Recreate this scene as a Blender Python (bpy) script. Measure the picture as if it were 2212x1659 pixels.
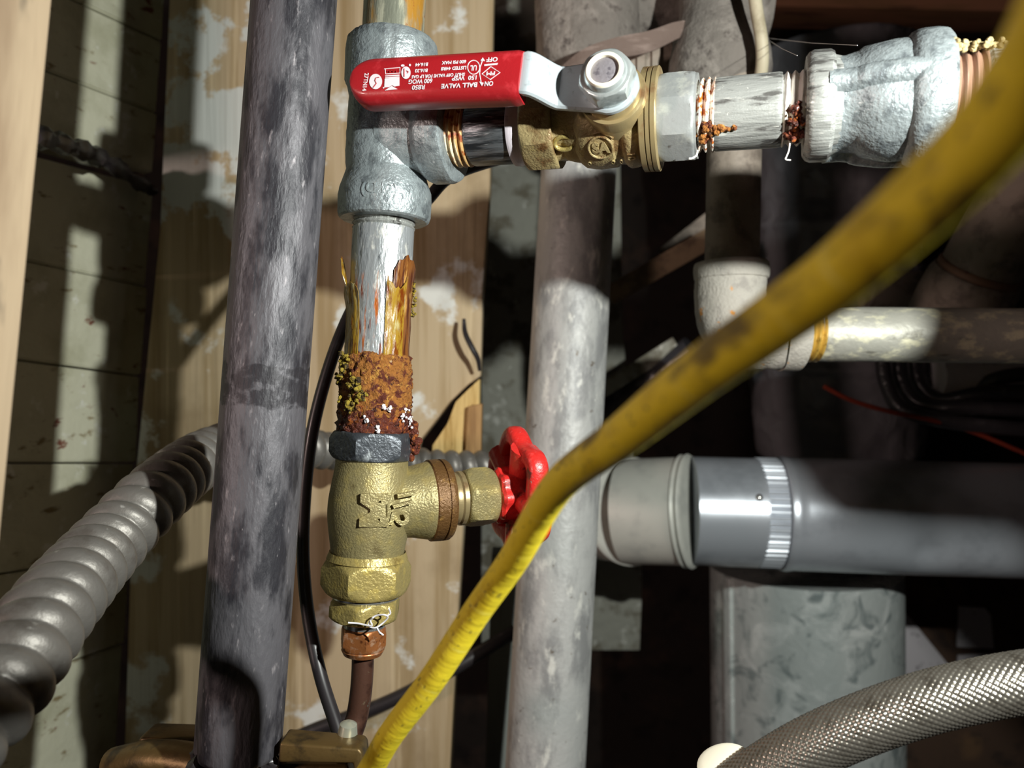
import bpy, bmesh, math, random
from mathutils import Vector, Matrix, noise
random.seed(7)
for o in list(bpy.data.objects): bpy.data.objects.remove(o)
scene = bpy.context.scene
C = scene.collection
PI = math.pi
# ------------------------------------------------------------------ camera, light, exposure
F = 1660.0                      # focal length in pixels of the 2212 x 1659 frame
O = Vector((0, 0, 1.4))         # camera position
cam_d = bpy.data.cameras.new('camera'); cam = bpy.data.objects.new('camera', cam_d); C.objects.link(cam)
cam.location = O; cam.rotation_euler = (PI/2, 0, 0)
cam_d.sensor_fit = 'HORIZONTAL'; cam_d.sensor_width = 36; cam_d.lens = 36*F/2212
cam_d.clip_start = 0.005; cam_d.clip_end = 20
cam_d.dof.use_dof = True; cam_d.dof.focus_distance = 0.25; cam_d.dof.aperture_fstop = 13
scene.camera = cam
world = bpy.data.worlds.new('world'); scene.world = world; world.use_nodes = True
world.node_tree.nodes['Background'].inputs[0].default_value = (1, .85, .78, 1)
world.node_tree.nodes['Background'].inputs[1].default_value = 0.004
def lamp(name, loc, target, power, col, radius, spot=None):
    d = bpy.data.lights.new(name, 'SPOT' if spot else 'POINT')
    d.energy = power; d.color = col; d.shadow_soft_size = radius
    if spot: d.spot_size = spot; d.spot_blend = .73
    o = bpy.data.objects.new(name, d); C.objects.link(o); o.location = O + Vector(loc)
    o.rotation_euler = (O + Vector(target) - o.location).to_track_quat('-Z', 'Y').to_euler()
    return o
lamp('flashlight', (.177, .015, .080), (.177-.288, .956, .080-.174), 8.6, (.97, 1.0, .94), .004, math.radians(118))
lamp('room_lamp', (-1.0, -.5, .12), (0, .4, 0), 17, (1, .74, .66), .05)
scene.view_settings.view_transform = 'Standard'; scene.view_settings.look = 'None'
scene.view_settings.exposure = 0; scene.view_settings.gamma = 1; scene.view_settings.use_curve_mapping = False

# ------------------------------------------------------------------ helpers
def P(x, y, d): return O + Vector(((x-1106)/F*d, d, (829.5-y)/F*d))
def lin(h):
    if isinstance(h, str):
        v = [int(h[i:i+2], 16)/255 for i in (0, 2, 4)]
        return tuple((c/12.92 if c <= .04045 else ((c+.055)/1.055)**2.4) for c in v)
    return h
MATS = {}
def mat(name, col, rough=.5, metal=0, layers=(), bumps=(), coat=0, spec=.5, trans=0, alpha=1):
    m = bpy.data.materials.new(name); m.use_nodes = True; MATS[name] = m
    nt = m.node_tree; N = nt.nodes; L = nt.links; b = N['Principled BSDF']
    tc = N.new('ShaderNodeTexCoord'); uvn = N.new('ShaderNodeUVMap'); uvn.uv_map = 'UV'
    def val(v):
        n = N.new('ShaderNodeValue'); n.outputs[0].default_value = v; return n.outputs[0]
    def rgb(c):
        n = N.new('ShaderNodeRGB'); n.outputs[0].default_value = (*lin(c), 1); return n.outputs[0]
    def tex(sc, detail=4, uv=False, kind='noise', seed=0, rg=.55, dist=0):
        mp = N.new('ShaderNodeMapping'); L.new(uvn.outputs[0] if uv else tc.outputs['Object'], mp.inputs[0])
        s = sc if isinstance(sc, (tuple, list)) else (sc, sc, sc)
        mp.inputs['Scale'].default_value = s; mp.inputs['Location'].default_value = (seed*3.17, seed*1.31, seed*2.23)
        if kind == 'voronoi':
            n = N.new('ShaderNodeTexVoronoi'); n.inputs['Scale'].default_value = 1; out = n.outputs['Distance']
        else:
            n = N.new('ShaderNodeTexNoise'); n.inputs['Scale'].default_value = 1; n.inputs['Detail'].default_value = detail
            n.inputs['Roughness'].default_value = rg; n.inputs['Distortion'].default_value = dist; out = n.outputs[0]
        L.new(mp.outputs[0], n.inputs['Vector']); return out
    def ramp(inp, lo, hi):
        n = N.new('ShaderNodeMapRange'); n.interpolation_type = 'SMOOTHSTEP'; L.new(inp, n.inputs[0])
        n.inputs[1].default_value = lo; n.inputs[2].default_value = hi
        return n.outputs[0]
    def math_(op, a, c):
        n = N.new('ShaderNodeMath'); n.operation = op
        for i, q in enumerate((a, c)):
            if isinstance(q, (int, float)): n.inputs[i].default_value = q
            else: L.new(q, n.inputs[i])
        return n.outputs[0]
    col_s = rgb(col); ro_s = val(rough); me_s = val(metal)
    for i, l in enumerate(layers):
        t = tex(l.get('s', 60), l.get('detail', 5), l.get('uv', False), l.get('kind', 'noise'), l.get('seed', i+1), l.get('rg', .6), l.get('dist', 0))
        if 'ax' in l:                                  # colour that sits on one stretch of the object
            sx = N.new('ShaderNodeSeparateXYZ'); L.new(uvn.outputs[0] if l.get('uv') else tc.outputs['Object'], sx.inputs[0])
            for a, z0, z1, k in l['ax']:               # axis, from, to, how hard the edge is
                up = ramp(sx.outputs[a], z0-k, z0+k); dn = ramp(sx.outputs[a], z1+k, z1-k)
                g = math_('SUBTRACT', math_('MULTIPLY', up, dn), 1)
                t = math_('ADD', t, math_('MULTIPLY', g, l.get('axw', 1)))
        mk = ramp(t, l['lo'], l['hi'])
        if 'amt' in l: mk = math_('MULTIPLY', mk, l['amt'])
        n = N.new('ShaderNodeMix'); n.data_type = 'RGBA'; L.new(mk, n.inputs[0]); L.new(col_s, n.inputs[6]); L.new(rgb(l['col']), n.inputs[7]); col_s = n.outputs[2]
        for key in ('rough', 'metal'):
            if key in l:
                n = N.new('ShaderNodeMix'); L.new(mk, n.inputs[0]); L.new(ro_s if key == 'rough' else me_s, n.inputs[2]); n.inputs[3].default_value = l[key]
                if key == 'rough': ro_s = n.outputs[0]
                else: me_s = n.outputs[0]
    L.new(col_s, b.inputs['Base Color']); L.new(ro_s, b.inputs['Roughness']); L.new(me_s, b.inputs['Metallic'])
    nrm = None
    for i, bp in enumerate(bumps):
        t = tex(bp['s'], bp.get('detail', 3), bp.get('uv', False), bp.get('kind', 'noise'), 20+i, bp.get('rg', .55), bp.get('dist_', 0))
        n = N.new('ShaderNodeBump'); n.inputs['Strength'].default_value = bp.get('k', .5); n.inputs['Distance'].default_value = bp['d']
        L.new(t, n.inputs['Height'])
        if nrm: L.new(nrm, n.inputs['Normal'])
        nrm = n.outputs[0]
    if nrm: L.new(nrm, b.inputs['Normal'])
    b.inputs['Specular IOR Level'].default_value = spec
    b.inputs['Coat Weight'].default_value = coat; b.inputs['Coat Roughness'].default_value = .12
    b.inputs['Transmission Weight'].default_value = trans; b.inputs['Alpha'].default_value = alpha
    return m

class MB:
    def __init__(s): s.v = []; s.f = []; s.uv = []; s.flat = set()
    def add(s, verts, faces, T=None, uv=None, flat=False):
        n = len(s.v); k = len(s.f)
        s.v += [T @ Vector(v) if T else Vector(v) for v in verts]
        s.f += [tuple(i+n for i in f) for f in faces]
        s.uv += uv if uv else [(0, 0)]*len(verts)
        if flat: s.flat |= set(range(k, k+len(faces)))
        return s
    def build(s, name, m, parent=None, M=None, sharp=35, smooth=True):
        me = bpy.data.meshes.new(name); me.from_pydata([tuple(v) for v in s.v], [], s.f); me.update()
        u = me.uv_layers.new(name='UV')
        for lp in me.loops: u.data[lp.index].uv = s.uv[lp.vertex_index]
        if smooth:
            me.polygons.foreach_set('use_smooth', [True]*len(me.polygons)); me.set_sharp_from_angle(angle=math.radians(sharp))
        me.materials.append(MATS[m] if isinstance(m, str) else m)
        o = bpy.data.objects.new(name, me); C.objects.link(o)
        if parent: o.parent = parent
        if M is not None: o.matrix_basis = M
        return o
    # profile [(z, r)] turned about local Z
    def lathe(s, prof, n=48, T=None, cap=True, rot=0, disp=None):
        V = []; Fc = []; UV = []; L_ = len(prof)
        for (z, r) in prof:
            for j in range(n):
                a = rot + 2*PI*j/n; rr = r
                if disp: rr = r + disp(z, a, r)
                V.append((rr*math.cos(a), rr*math.sin(a), z)); UV.append((z, a*.012))
        for i in range(L_-1):
            for j in range(n):
                k = (j+1) % n
                Fc.append((i*n+j, i*n+k, (i+1)*n+k, (i+1)*n+j))
        if cap: Fc.append(tuple(range(n-1, -1, -1))); Fc.append(tuple((L_-1)*n+j for j in range(n)))
        return s.add(V, Fc, T, UV)
    # n-sided nut with rounded corners at both ends
    def nut(s, z0, z1, R, n=6, T=None, rot=0, ch=.12, sub=8):
        ap = R*math.cos(PI/n); N = n*sub; h = z1-z0
        prof = [(0, .0), (0, .5), (0, 1)]
        rows = []
        zs = [0, .03, .08, .16, .28, .72, .84, .92, .97, 1]
        V = []; Fc = []; UV = []
        for t in zs:
            e = min(t, 1-t)
            lim = ap*(1-ch*.25) + (R*1.01-ap*(1-ch*.25))*min(1, (e/.28))**.6
            for j in range(N):
                a = 2*PI*j/N; loc = (a % (2*PI/n)) - PI/n
                r = min(ap/math.cos(loc), lim)
                V.append((r*math.cos(a+rot), r*math.sin(a+rot), z0+t*h)); UV.append((t*h, a*.012))
        for i in range(len(zs)-1):
            for j in range(N):
                k = (j+1) % N; Fc.append((i*N+j, i*N+k, (i+1)*N+k, (i+1)*N+j))
        Fc.append(tuple(range(N-1, -1, -1))); Fc.append(tuple((len(zs)-1)*N+j for j in range(N)))
        return s.add(V, Fc, T, UV)
    def tube(s, pts, rad, n=24, T=None, prof=None, cap=True, up=Vector((0, 0, 1))):
        V = []; Fc = []; UV = []; m = len(pts); S = 0; nv = None
        for i, p in enumerate(pts):
            t = (pts[min(i+1, m-1)]-pts[max(i-1, 0)]).normalized()
            if nv is None: nv = (up - t*up.dot(t)).normalized() if abs(up.dot(t)) < .98 else t.orthogonal().normalized()
            else: nv = (nv - t*nv.dot(t)).normalized()
            bv = t.cross(nv)
            if i: S += (p-pts[i-1]).length
            r = rad(i/(m-1)) if callable(rad) else rad
            for j in range(n):
                a = 2*PI*j/n; rr = r + (prof(S, a) if prof else 0)
                V.append(p + nv*(rr*math.cos(a)) + bv*(rr*math.sin(a))); UV.append((S, a*r))
        for i in range(m-1):
            for j in range(n):
                k = (j+1) % n; Fc.append((i*n+j, i*n+k, (i+1)*n+k, (i+1)*n+j))
        if cap: Fc.append(tuple(range(n-1, -1, -1))); Fc.append(tuple((m-1)*n+j for j in range(n)))
        return s.add(V, Fc, T, UV)
    def box(s, c, size, T=None, bev=.0):
        bm = bmesh.new(); bmesh.ops.create_cube(bm, size=1)
        bmesh.ops.scale(bm, vec=size, verts=bm.verts)
        if bev: bmesh.ops.bevel(bm, geom=bm.edges[:], offset=bev, segments=3, affect='EDGES', profile=.5)
        bm.verts.index_update()
        s.add([v.co + Vector(c) for v in bm.verts], [tuple(v.index for v in f.verts) for f in bm.faces], T); bm.free(); return s
    # outline (2D list) given a thickness along local z
    def slab(s, out, z0, z1, T=None, bev=0, seg=2):
        bm = bmesh.new(); vs = [bm.verts.new((x, y, z0)) for x, y in out]; f = bm.faces.new(vs)
        r = bmesh.ops.extrude_face_region(bm, geom=[f]); nv = [e for e in r['geom'] if isinstance(e, bmesh.types.BMVert)]
        bmesh.ops.translate(bm, vec=(0, 0, z1-z0), verts=nv); bmesh.ops.recalc_face_normals(bm, faces=bm.faces)
        if bev: bmesh.ops.bevel(bm, geom=bm.edges[:], offset=bev, segments=seg, affect='EDGES', profile=.5, clamp_overlap=True)
        bm.verts.index_update()
        s.add([v.co.copy() for v in bm.verts], [tuple(v.index for v in f.verts) for f in bm.faces], T); bm.free(); return s

def spline(pts, n):
    pts = [Vector(p) for p in pts]; q = [pts[0]*2-pts[1]] + pts + [pts[-1]*2-pts[-2]]; out = []
    m = len(pts)-1
    for i in range(n+1):
        t = i/n*m; k = min(int(t), m-1); u = t-k; a, b, c, d = q[k:k+4]
        out.append(.5*((2*b)+(c-a)*u+(2*a-5*b+4*c-d)*u*u+(3*b-a-3*c+d)*u**3))
    # even spacing
    L_ = [0]
    for i in range(1, len(out)): L_.append(L_[-1]+(out[i]-out[i-1]).length)
    res = []; k = 0
    for i in range(n+1):
        s = L_[-1]*i/n
        while k < n-1 and L_[k+1] < s: k += 1
        w = (s-L_[k])/max(1e-9, L_[k+1]-L_[k]); res.append(out[k].lerp(out[k+1], min(1, w)))
    return res
def frame(o, z, x=None):
    z = Vector(z).normalized(); x = Vector(x) if x is not None else z.orthogonal()
    x = (x - z*x.dot(z)).normalized(); y = z.cross(x)
    M = Matrix((x, y, z)).transposed().to_4x4(); M.translation = o; return M
def tag(o, label, cat, group=None, kind=None):
    o['label'] = label; o['category'] = cat
    if group: o['group'] = group
    if kind: o['kind'] = kind
    return o
def thing(name, M, label, cat, group=None):
    o = bpy.data.objects.new(name, None); C.objects.link(o); o.matrix_basis = M; o.empty_display_size = .01
    return tag(o, label, cat, group)
def one(name, mb, m, M, label, cat, **k):
    o = mb.build(name, m, None, M, **k); return tag(o, label, cat)
def struct(name, mb, m, M=None, parent=None, **k):
    o = mb.build(name, m, parent, M, **k)
    if not parent: o['kind'] = 'structure'
    return o
def text_mesh(txt, size, ext=0, align='CENTER', bold=0):
    cu = bpy.data.curves.new('t', 'FONT'); cu.body = txt; cu.size = size; cu.extrude = ext; cu.align_x = align; cu.align_y = 'CENTER'; cu.resolution_u = 3; cu.offset = bold
    o = bpy.data.objects.new('t', cu); C.objects.link(o)
    dg = bpy.context.evaluated_depsgraph_get(); me = o.evaluated_get(dg).to_mesh()
    v = [x.co.copy() for x in me.vertices]; f = [tuple(p.vertices) for p in me.polygons]
    o.evaluated_get(dg).to_mesh_clear(); bpy.data.objects.remove(o); bpy.data.curves.remove(cu)
    return v, f
def nz(x, y, z, o=4): return noise.fractal(Vector((x, y, z)), 1.0, 2.0, o)
def seq(a, b, n): return [a+(b-a)*i/n for i in range(n+1)]

# ------------------------------------------------------------------ materials
mat('galv', '9aa3a6', .42, .45, [dict(col='6d7478', s=260, lo=.45, hi=.7), dict(col='c3cacb', s=500, lo=.6, hi=.75, rough=.3)],
    [dict(s=850, d=.0007, k=.5, detail=2), dict(s=2500, d=.0002, k=.3)])
mat('zinc_worn', 'a7a9a6', .4, .4, [dict(col='5b5a58', s=(260, 260, 60), lo=.5, hi=.62, rough=.55), dict(col='d8d8d2', s=(900, 900, 160), lo=.58, hi=.7, rough=.3), dict(col='f0efe6', s=700, lo=.66, hi=.74)],
    [dict(s=(700, 700, 90), d=.0009, k=.6, detail=4), dict(s=1800, d=.0002, k=.3)])
mat('zinc_dark', '787d82', .32, .6, [dict(col='35383c', s=(500, 500, 60), lo=.42, hi=.62), dict(col='b9bec2', s=(900, 900, 120), lo=.6, hi=.72)],
    [dict(s=(800, 800, 90), d=.0006, k=.6)])
mat('zinc_smooth', '9ea1a1', .36, .35, [dict(col='c0c2bb', s=150, lo=.5, hi=.7), dict(col='5c5650', s=220, lo=.6, hi=.75)], [dict(s=900, d=.0002, k=.35)])
mat('upper_pipe', '8d8f80', .35, .45, [dict(col='c9c7b0', s=(300, 300, 90), lo=.5, hi=.68, rough=.3), dict(col='a5762a', s=(90, 90, 25), lo=.46, hi=.62, ax=[(0, .002, .02, .004)], axw=.4, rough=.4, metal=.1), dict(col='8a5224', s=220, lo=.6, hi=.7, metal=0)],
    [dict(s=(700, 700, 160), d=.0005, k=.5)])
mat('thread_rust', 'c9a26a', .4, .2, [dict(col='f2e4c4', s=(60, 60, 900), lo=.5, hi=.6), dict(col='8a3d12', s=350, lo=.5, hi=.66, metal=0), dict(col='2e1710', s=400, lo=.62, hi=.72, metal=0)], [dict(s=900, d=.0003, k=.4)])
mat('tape_white', 'e9e6e0', .45, 0, [dict(col='cfc5b0', s=300, lo=.5, hi=.75)], [dict(s=(300, 300, 2200), d=.0004, k=.6)])
mat('tape_lilac', 'c4bcc4', .35, 0, [dict(col='9a929c', s=300, lo=.55, hi=.75)], [dict(s=(200, 200, 1500), d=.0003, k=.4)])
mat('tape_rust', 'f1ece0', .4, 0, [dict(col='b5601a', s=(420, 420, 420), lo=.46, hi=.6), dict(col='6d2c0c', s=520, lo=.56, hi=.66)], [dict(s=700, d=.0006, k=.6)])
mat('rust', '9c6224', .75, 0, [dict(col='5a2210', s=330, lo=.48, hi=.6), dict(col='c08a3c', s=520, lo=.55, hi=.68), dict(col='2a120c', s=260, lo=.6, hi=.7, rough=.35)],
    [dict(s=1100, d=.0015, k=.9, detail=6)])
mat('rust_dark', '5d2412', .5, 0, [dict(col='a85a1a', s=420, lo=.52, hi=.64, rough=.8), dict(col='2b0f0a', s=350, lo=.52, hi=.66, rough=.25), dict(col='c9c2c4', s=600, lo=.67, hi=.72)], [dict(s=900, d=.0016, k=.9, detail=6)])
mat('rust_yellow', '9a8428', .8, 0, [dict(col='3a2a12', s=600, lo=.45, hi=.6)], [dict(s=1200, d=.0012, k=.9)])
mat('crystals', 'e8e6ea', .5, 0)
mat('zinc_rusty', 'a9adb0', .35, .45, [dict(col='f0efe8', s=(300, 300, 130), lo=.52, hi=.66, rough=.3), dict(col='4d5258', s=(350, 350, 100), lo=.58, hi=.68),
    dict(col='a8571a', s=(420, 420, 60), lo=.5, hi=.62, metal=0, ax=[(2, -.1, -.046, .003), (0, .003, .03, .003)], axw=.2), dict(col='6e2d10', s=(500, 500, 50), lo=.56, hi=.66, metal=0, ax=[(2, -.1, -.050, .003), (0, .003, .03, .003)], axw=.2)],
    [dict(s=(800, 800, 200), d=.0006, k=.6)])
mat('tape_amber', 'b08a2c', .25, 0, [dict(col='7d3a0e', s=(420, 420, 130), lo=.48, hi=.64), dict(col='d8cf9a', s=(350, 350, 90), lo=.56, hi=.7)], [dict(s=(900, 900, 150), d=.0005, k=.6)], coat=.3, alpha=.72)
mat('tape_rusty', '7d4c20', .35, 0, [dict(col='4e220e', s=(700, 700, 60), lo=.45, hi=.6), dict(col='b88a48', s=(600, 600, 90), lo=.56, hi=.68)], [dict(s=(900, 900, 100), d=.0006, k=.6)], coat=.3)
mat('brass', '988c62', .42, .4, [dict(col='aa9a64', s=180, lo=.48, hi=.7), dict(col='6f6240', s=120, lo=.58, hi=.75)], [dict(s=1300, d=.0006, k=.5, detail=2), dict(s=2600, d=.0002, k=.3)])
mat('brass_bright', 'ae9c60', .36, .4, [dict(col='c4ae62', s=300, lo=.5, hi=.68), dict(col='7d6836', s=200, lo=.58, hi=.75)], [dict(s=1000, d=.0006, k=.5, detail=2)])
mat('brass_bronze', 'a08f66', .45, .25, [dict(col='6b4c2c', s=90, lo=.5, hi=.66), dict(col='b7a468', s=160, lo=.58, hi=.72), dict(col='6e3c34', s=130, lo=.66, hi=.72)], [dict(s=1300, d=.0005, k=.55, detail=2)])
mat('brass_machined', 'a3916a', .32, .45, [dict(col='8a6a4a', s=150, lo=.5, hi=.7)], [dict(s=(200, 200, 2500), d=.0001, k=.3)])
mat('bonnet_brown', '6b4c2a', .45, .35, [dict(col='8f6b36', s=260, lo=.52, hi=.7), dict(col='3e2a1a', s=200, lo=.58, hi=.72)], [dict(s=1100, d=.0007, k=.55)])
mat('hex_black', '4a4e54', .38, .45, [dict(col='8f9498', s=260, lo=.55, hi=.72), dict(col='b3b8bd', s=400, lo=.68, hi=.76), dict(col='8f7d48', s=200, lo=.45, hi=.6, ax=[(2, -.2, -.1115, .0012)], axw=.8)], [dict(s=700, d=.0006, k=.5)])
mat('red_vinyl', 'a61d24', .38, 0, [dict(col='c4343c', s=160, lo=.56, hi=.75)], [dict(s=1500, d=.00012, k=.4)], coat=.25)
mat('white_print', 'efe3ea', .6, 0)
mat('lever_zinc', 'bcc6cc', .4, .4, [dict(col='9fa9ae', s=300, lo=.55, hi=.7)], [dict(s=900, d=.0001, k=.4)])
mat('nut_zinc', 'b9c0c0', .28, .55, [dict(col='98a0a0', s=250, lo=.5, hi=.7)], [dict(s=700, d=.0002, k=.3)])
mat('nylon', 'f0ead6', .5, 0)
mat('bolt_grey', '8a868c', .5, .35, [dict(col='66626a', s=500, lo=.5, hi=.65)], [dict(s=900, d=.0003, k=.5)])
mat('red_paint', 'cf2a26', .38, 0, [dict(col='d8403c', s=300, lo=.55, hi=.7), dict(col='4a2420', s=140, lo=.57, hi=.66, rough=.6, amt=.85), dict(col='8a7a72', s=600, lo=.64, hi=.72, rough=.6)], [dict(s=600, d=.0006, k=.5)], coat=.2)
mat('copper', 'a8693c', .38, .5, [dict(col='c9a184', s=300, lo=.5, hi=.66), dict(col='5e2f1c', s=220, lo=.56, hi=.7)], [dict(s=500, d=.0005, k=.4)])
mat('copper_dark', '5e4034', .38, .45, [dict(col='3b2620', s=130, lo=.45, hi=.62), dict(col='5f8f8a', s=160, lo=.62, hi=.72, metal=0), dict(col='8f8068', s=200, lo=.66, hi=.75)], [dict(s=800, d=.0002, k=.3)])
mat('steel_silver', 'b5b5b4', .22, .8)
mat('thread_string', 'e6e2e8', .6, 0)
mat('corroded', 'a8976c', .8, 0, [dict(col='6a5a38', s=500, lo=.5, hi=.65)])
mat('black_plastic_lit', '737277', .34, 0, [dict(col='7d7c80', s=40, lo=.55, hi=.75, rough=.5)], [dict(s=45, d=.006, k=.5, detail=3, dist_=.5)], coat=.2)  # black plastic made paler, the lamplight on the duct put into its colour
mat('black_iron', '605e63', .5, .25, [dict(col='2f2e34', s=(120, 120, 40), lo=.45, hi=.62), dict(col='8d888c', s=(420, 420, 140), lo=.6, hi=.74), dict(col='b5b0b2', s=(600, 600, 200), lo=.68, hi=.78), dict(col='29272c', s=(160, 160, 220), lo=.36, hi=.5, ax=[(2, .109, .124, .0022)], axw=.6, amt=.85)], [dict(s=(500, 500, 160), d=.0008, k=.6, detail=5)])  # last layer: dark band round one stretch of the pipe
mat('galv_dull', 'b0b0ae', .5, .12, [dict(col='8b8b8b', s=(70, 70, 30), lo=.45, hi=.65), dict(col='cfcec8', s=(120, 120, 60), lo=.55, hi=.7), dict(col='5e5346', s=150, lo=.64, hi=.72), dict(col='d8d7d2', s=300, lo=.68, hi=.76)], [dict(s=260, d=.0008, k=.5, detail=4)])
mat('dusty', '77706a', .9, 0, [dict(col='958d86', s=60, lo=.45, hi=.68), dict(col='58504c', s=130, lo=.52, hi=.7)], [dict(s=300, d=.002, k=.6, detail=6)])
mat('torn_wrap', '6b5a52', .8, 0, [dict(col='84736b', s=(60, 60, 300), lo=.5, hi=.7)], [dict(s=400, d=.001, k=.5)])
mat('elbow_grey', 'aca79e', .75, .05, [dict(col='96918a', s=140, lo=.5, hi=.7), dict(col='c98a3e', s=160, lo=.64, hi=.72)], [dict(s=700, d=.0009, k=.6)])
mat('pipe_limed', 'aaa89e', .5, .2, [dict(col='ddd8bc', s=(160, 160, 90), lo=.5, hi=.66), dict(col='7d7a70', s=(160, 160, 60), lo=.56, hi=.7)], [dict(s=300, d=.0007, k=.5)])
mat('thread_gold', 'c9a24a', .45, .2, [dict(col='8a6a2a', s=300, lo=.5, hi=.66)])
mat('black_plastic', '3a393d', .32, 0, [dict(col='6a696d', s=40, lo=.55, hi=.75, rough=.5)], [dict(s=45, d=.006, k=.5, detail=3, dist_=.5)], coat=.15)
mat('old_steel', '94887c', .65, .1, [dict(col='6e635a', s=80, lo=.45, hi=.65), dict(col='8d8276', s=160, lo=.58, hi=.72)], [dict(s=200, d=.0012, k=.5)])
mat('brown_seal', '8f6f5c', .5, .2, [dict(col='6b2c20', s=140, lo=.58, hi=.68)])
mat('aluminium', 'bfc4cc', .3, .5, [dict(col='a9aeb6', s=30, lo=.45, hi=.7)], [dict(s=(30, 30, 6), d=.001, k=.25)])
mat('aluminium_matte', 'c4c4bc', .5, .15, [dict(col='b2b3ad', s=60, lo=.45, hi=.7)])
mat('spangle', 'd0d8d6', .3, .42, [dict(col='f2f8f6', s=34, lo=.48, hi=.66, kind='noise', rough=.2, dist=1.0), dict(col='98a3a3', s=40, lo=.52, hi=.68, dist=1.2)], [dict(s=60, d=.0015, k=.35, dist_=2.0)])
mat('conduit', '7d7974', .45, .4, [dict(col='6a645e', s=90, lo=.5, hi=.68), dict(col='b4b1ac', s=200, lo=.62, hi=.74)], [dict(s=500, d=.0004, k=.4)])
mat('conduit_pale', 'a6a8a4', .45, .35, [dict(col='85877f', s=90, lo=.5, hi=.68)], [dict(s=500, d=.0004, k=.4)])
mat('steel_braid', '8a857c', .28, .8, [dict(col='6b655c', s=200, lo=.5, hi=.7)])
mat('black_cable', '2a2628', .4, 0, [dict(col='4a4648', s=80, lo=.55, hi=.75)], [], coat=.1)
mat('beige_cable', 'b5ab93', .6, 0, [dict(col='968b74', s=60, lo=.5, hi=.7)])
mat('red_wire', '9a3e2a', .5, 0)
mat('web', 'd8d8d8', .5, 0)
mat('yellow_hose', 'ecd432', .5, 0, [dict(col='c4a81e', s=(90, 180, 1), uv=True, lo=.5, hi=.75), dict(col='ece06a', s=(500, 60, 1), uv=True, lo=.58, hi=.75),
    dict(col='5e5430', s=(420, 900, 1), uv=True, lo=.64, hi=.70, detail=2, amt=.8), dict(col='4a3c2c', s=(55, 110, 1), uv=True, lo=.55, hi=.66, amt=.85, ax=[(0, .12, .5, .02)], axw=.35)],
    [dict(s=(420, 60, 1), uv=True, d=.0006, k=.45), dict(s=900, d=.0002, k=.3)])
mat('wood_board', 'bda888', .8, 0, [dict(col='a08862', s=(90, 20, 3.5), lo=.42, hi=.66), dict(col='d0bb98', s=(160, 30, 5), lo=.56, hi=.72), dict(col='8a7454', s=(12, 12, 9), lo=.54, hi=.72, amt=.6), dict(col='dcdcd6', s=26, lo=.56, hi=.64, detail=8),
     dict(col='d3d5d0', s=30, lo=.46, hi=.52, detail=8, ax=[(0, -.3, -.157, .006), (2, .085, .3, .02)], axw=.34)], [dict(s=(220, 40, 8), d=.0015, k=.5)])
mat('wood_fresh', 'd8b878', .75, 0, [dict(col='b08c4c', s=(160, 60, 14), lo=.45, hi=.66), dict(col='8a6a38', s=300, lo=.64, hi=.72)], [dict(s=(300, 80, 20), d=.002, k=.7)])
mat('wood_orange', 'ab8454', .75, 0, [dict(col='8f6a40', s=(160, 60, 14), lo=.45, hi=.66)], [dict(s=(300, 80, 20), d=.001, k=.5)])
mat('plank_paint', 'd0cfb8', .75, 0, [dict(col='b9b89e', s=30, lo=.45, hi=.7), dict(col='8a7a58', s=(60, 60, 160), lo=.6, hi=.7, detail=8), dict(col='7d4a38', s=(38, 38, 70), lo=.66, hi=.70, detail=8), dict(col='e4e4da', s=70, lo=.6, hi=.7)], [dict(s=90, d=.002, k=.5, detail=6)])
mat('post_wood', 'd8bf9f', .8, 0, [dict(col='b79c80', s=(40, 40, 10), lo=.45, hi=.68), dict(col='5e564e', s=(35, 35, 14), lo=.58, hi=.68)], [dict(s=(200, 200, 20), d=.001, k=.4)])
mat('joist_wood', 'a87a5c', .8, 0, [dict(col='94704f', s=(8, 40, 60), lo=.45, hi=.66), dict(col='6a4c3a', s=(10, 60, 80), lo=.54, hi=.7)], [dict(s=(10, 60, 120), d=.001, k=.4)])
mat('lath_wood', '8f7a60', .8, 0, [dict(col='6a5846', s=60, lo=.45, hi=.66)])
mat('grey_stud', '8f938e', .75, 0, [dict(col='74776f', s=(90, 30, 6), lo=.45, hi=.68)])
mat('plaster', '97978d', .9, 0, [dict(col='6f6a5c', s=40, lo=.48, hi=.64, detail=8), dict(col='c6c6be', s=60, lo=.58, hi=.7)], [dict(s=90, d=.003, k=.6, detail=6)])
mat('back_dark', '2e2824', .95, 0, [dict(col='4a3a30', s=9, lo=.5, hi=.7), dict(col='1c1816', s=20, lo=.5, hi=.7)])
mat('brown_wall', '5a4436', .9, 0, [dict(col='75583f', s=20, lo=.5, hi=.7), dict(col='3b2e28', s=30, lo=.52, hi=.7)])
mat('off_white', 'e2dce1', .8, 0, [dict(col='8c868c', s=90, lo=.6, hi=.72)])
mat('bracket', '6b5632', .42, .5, [dict(col='3e3322', s=90, lo=.48, hi=.66)], [dict(s=300, d=.0004, k=.4)])
mat('screw', 'c4c6b4', .3, .6)

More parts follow.
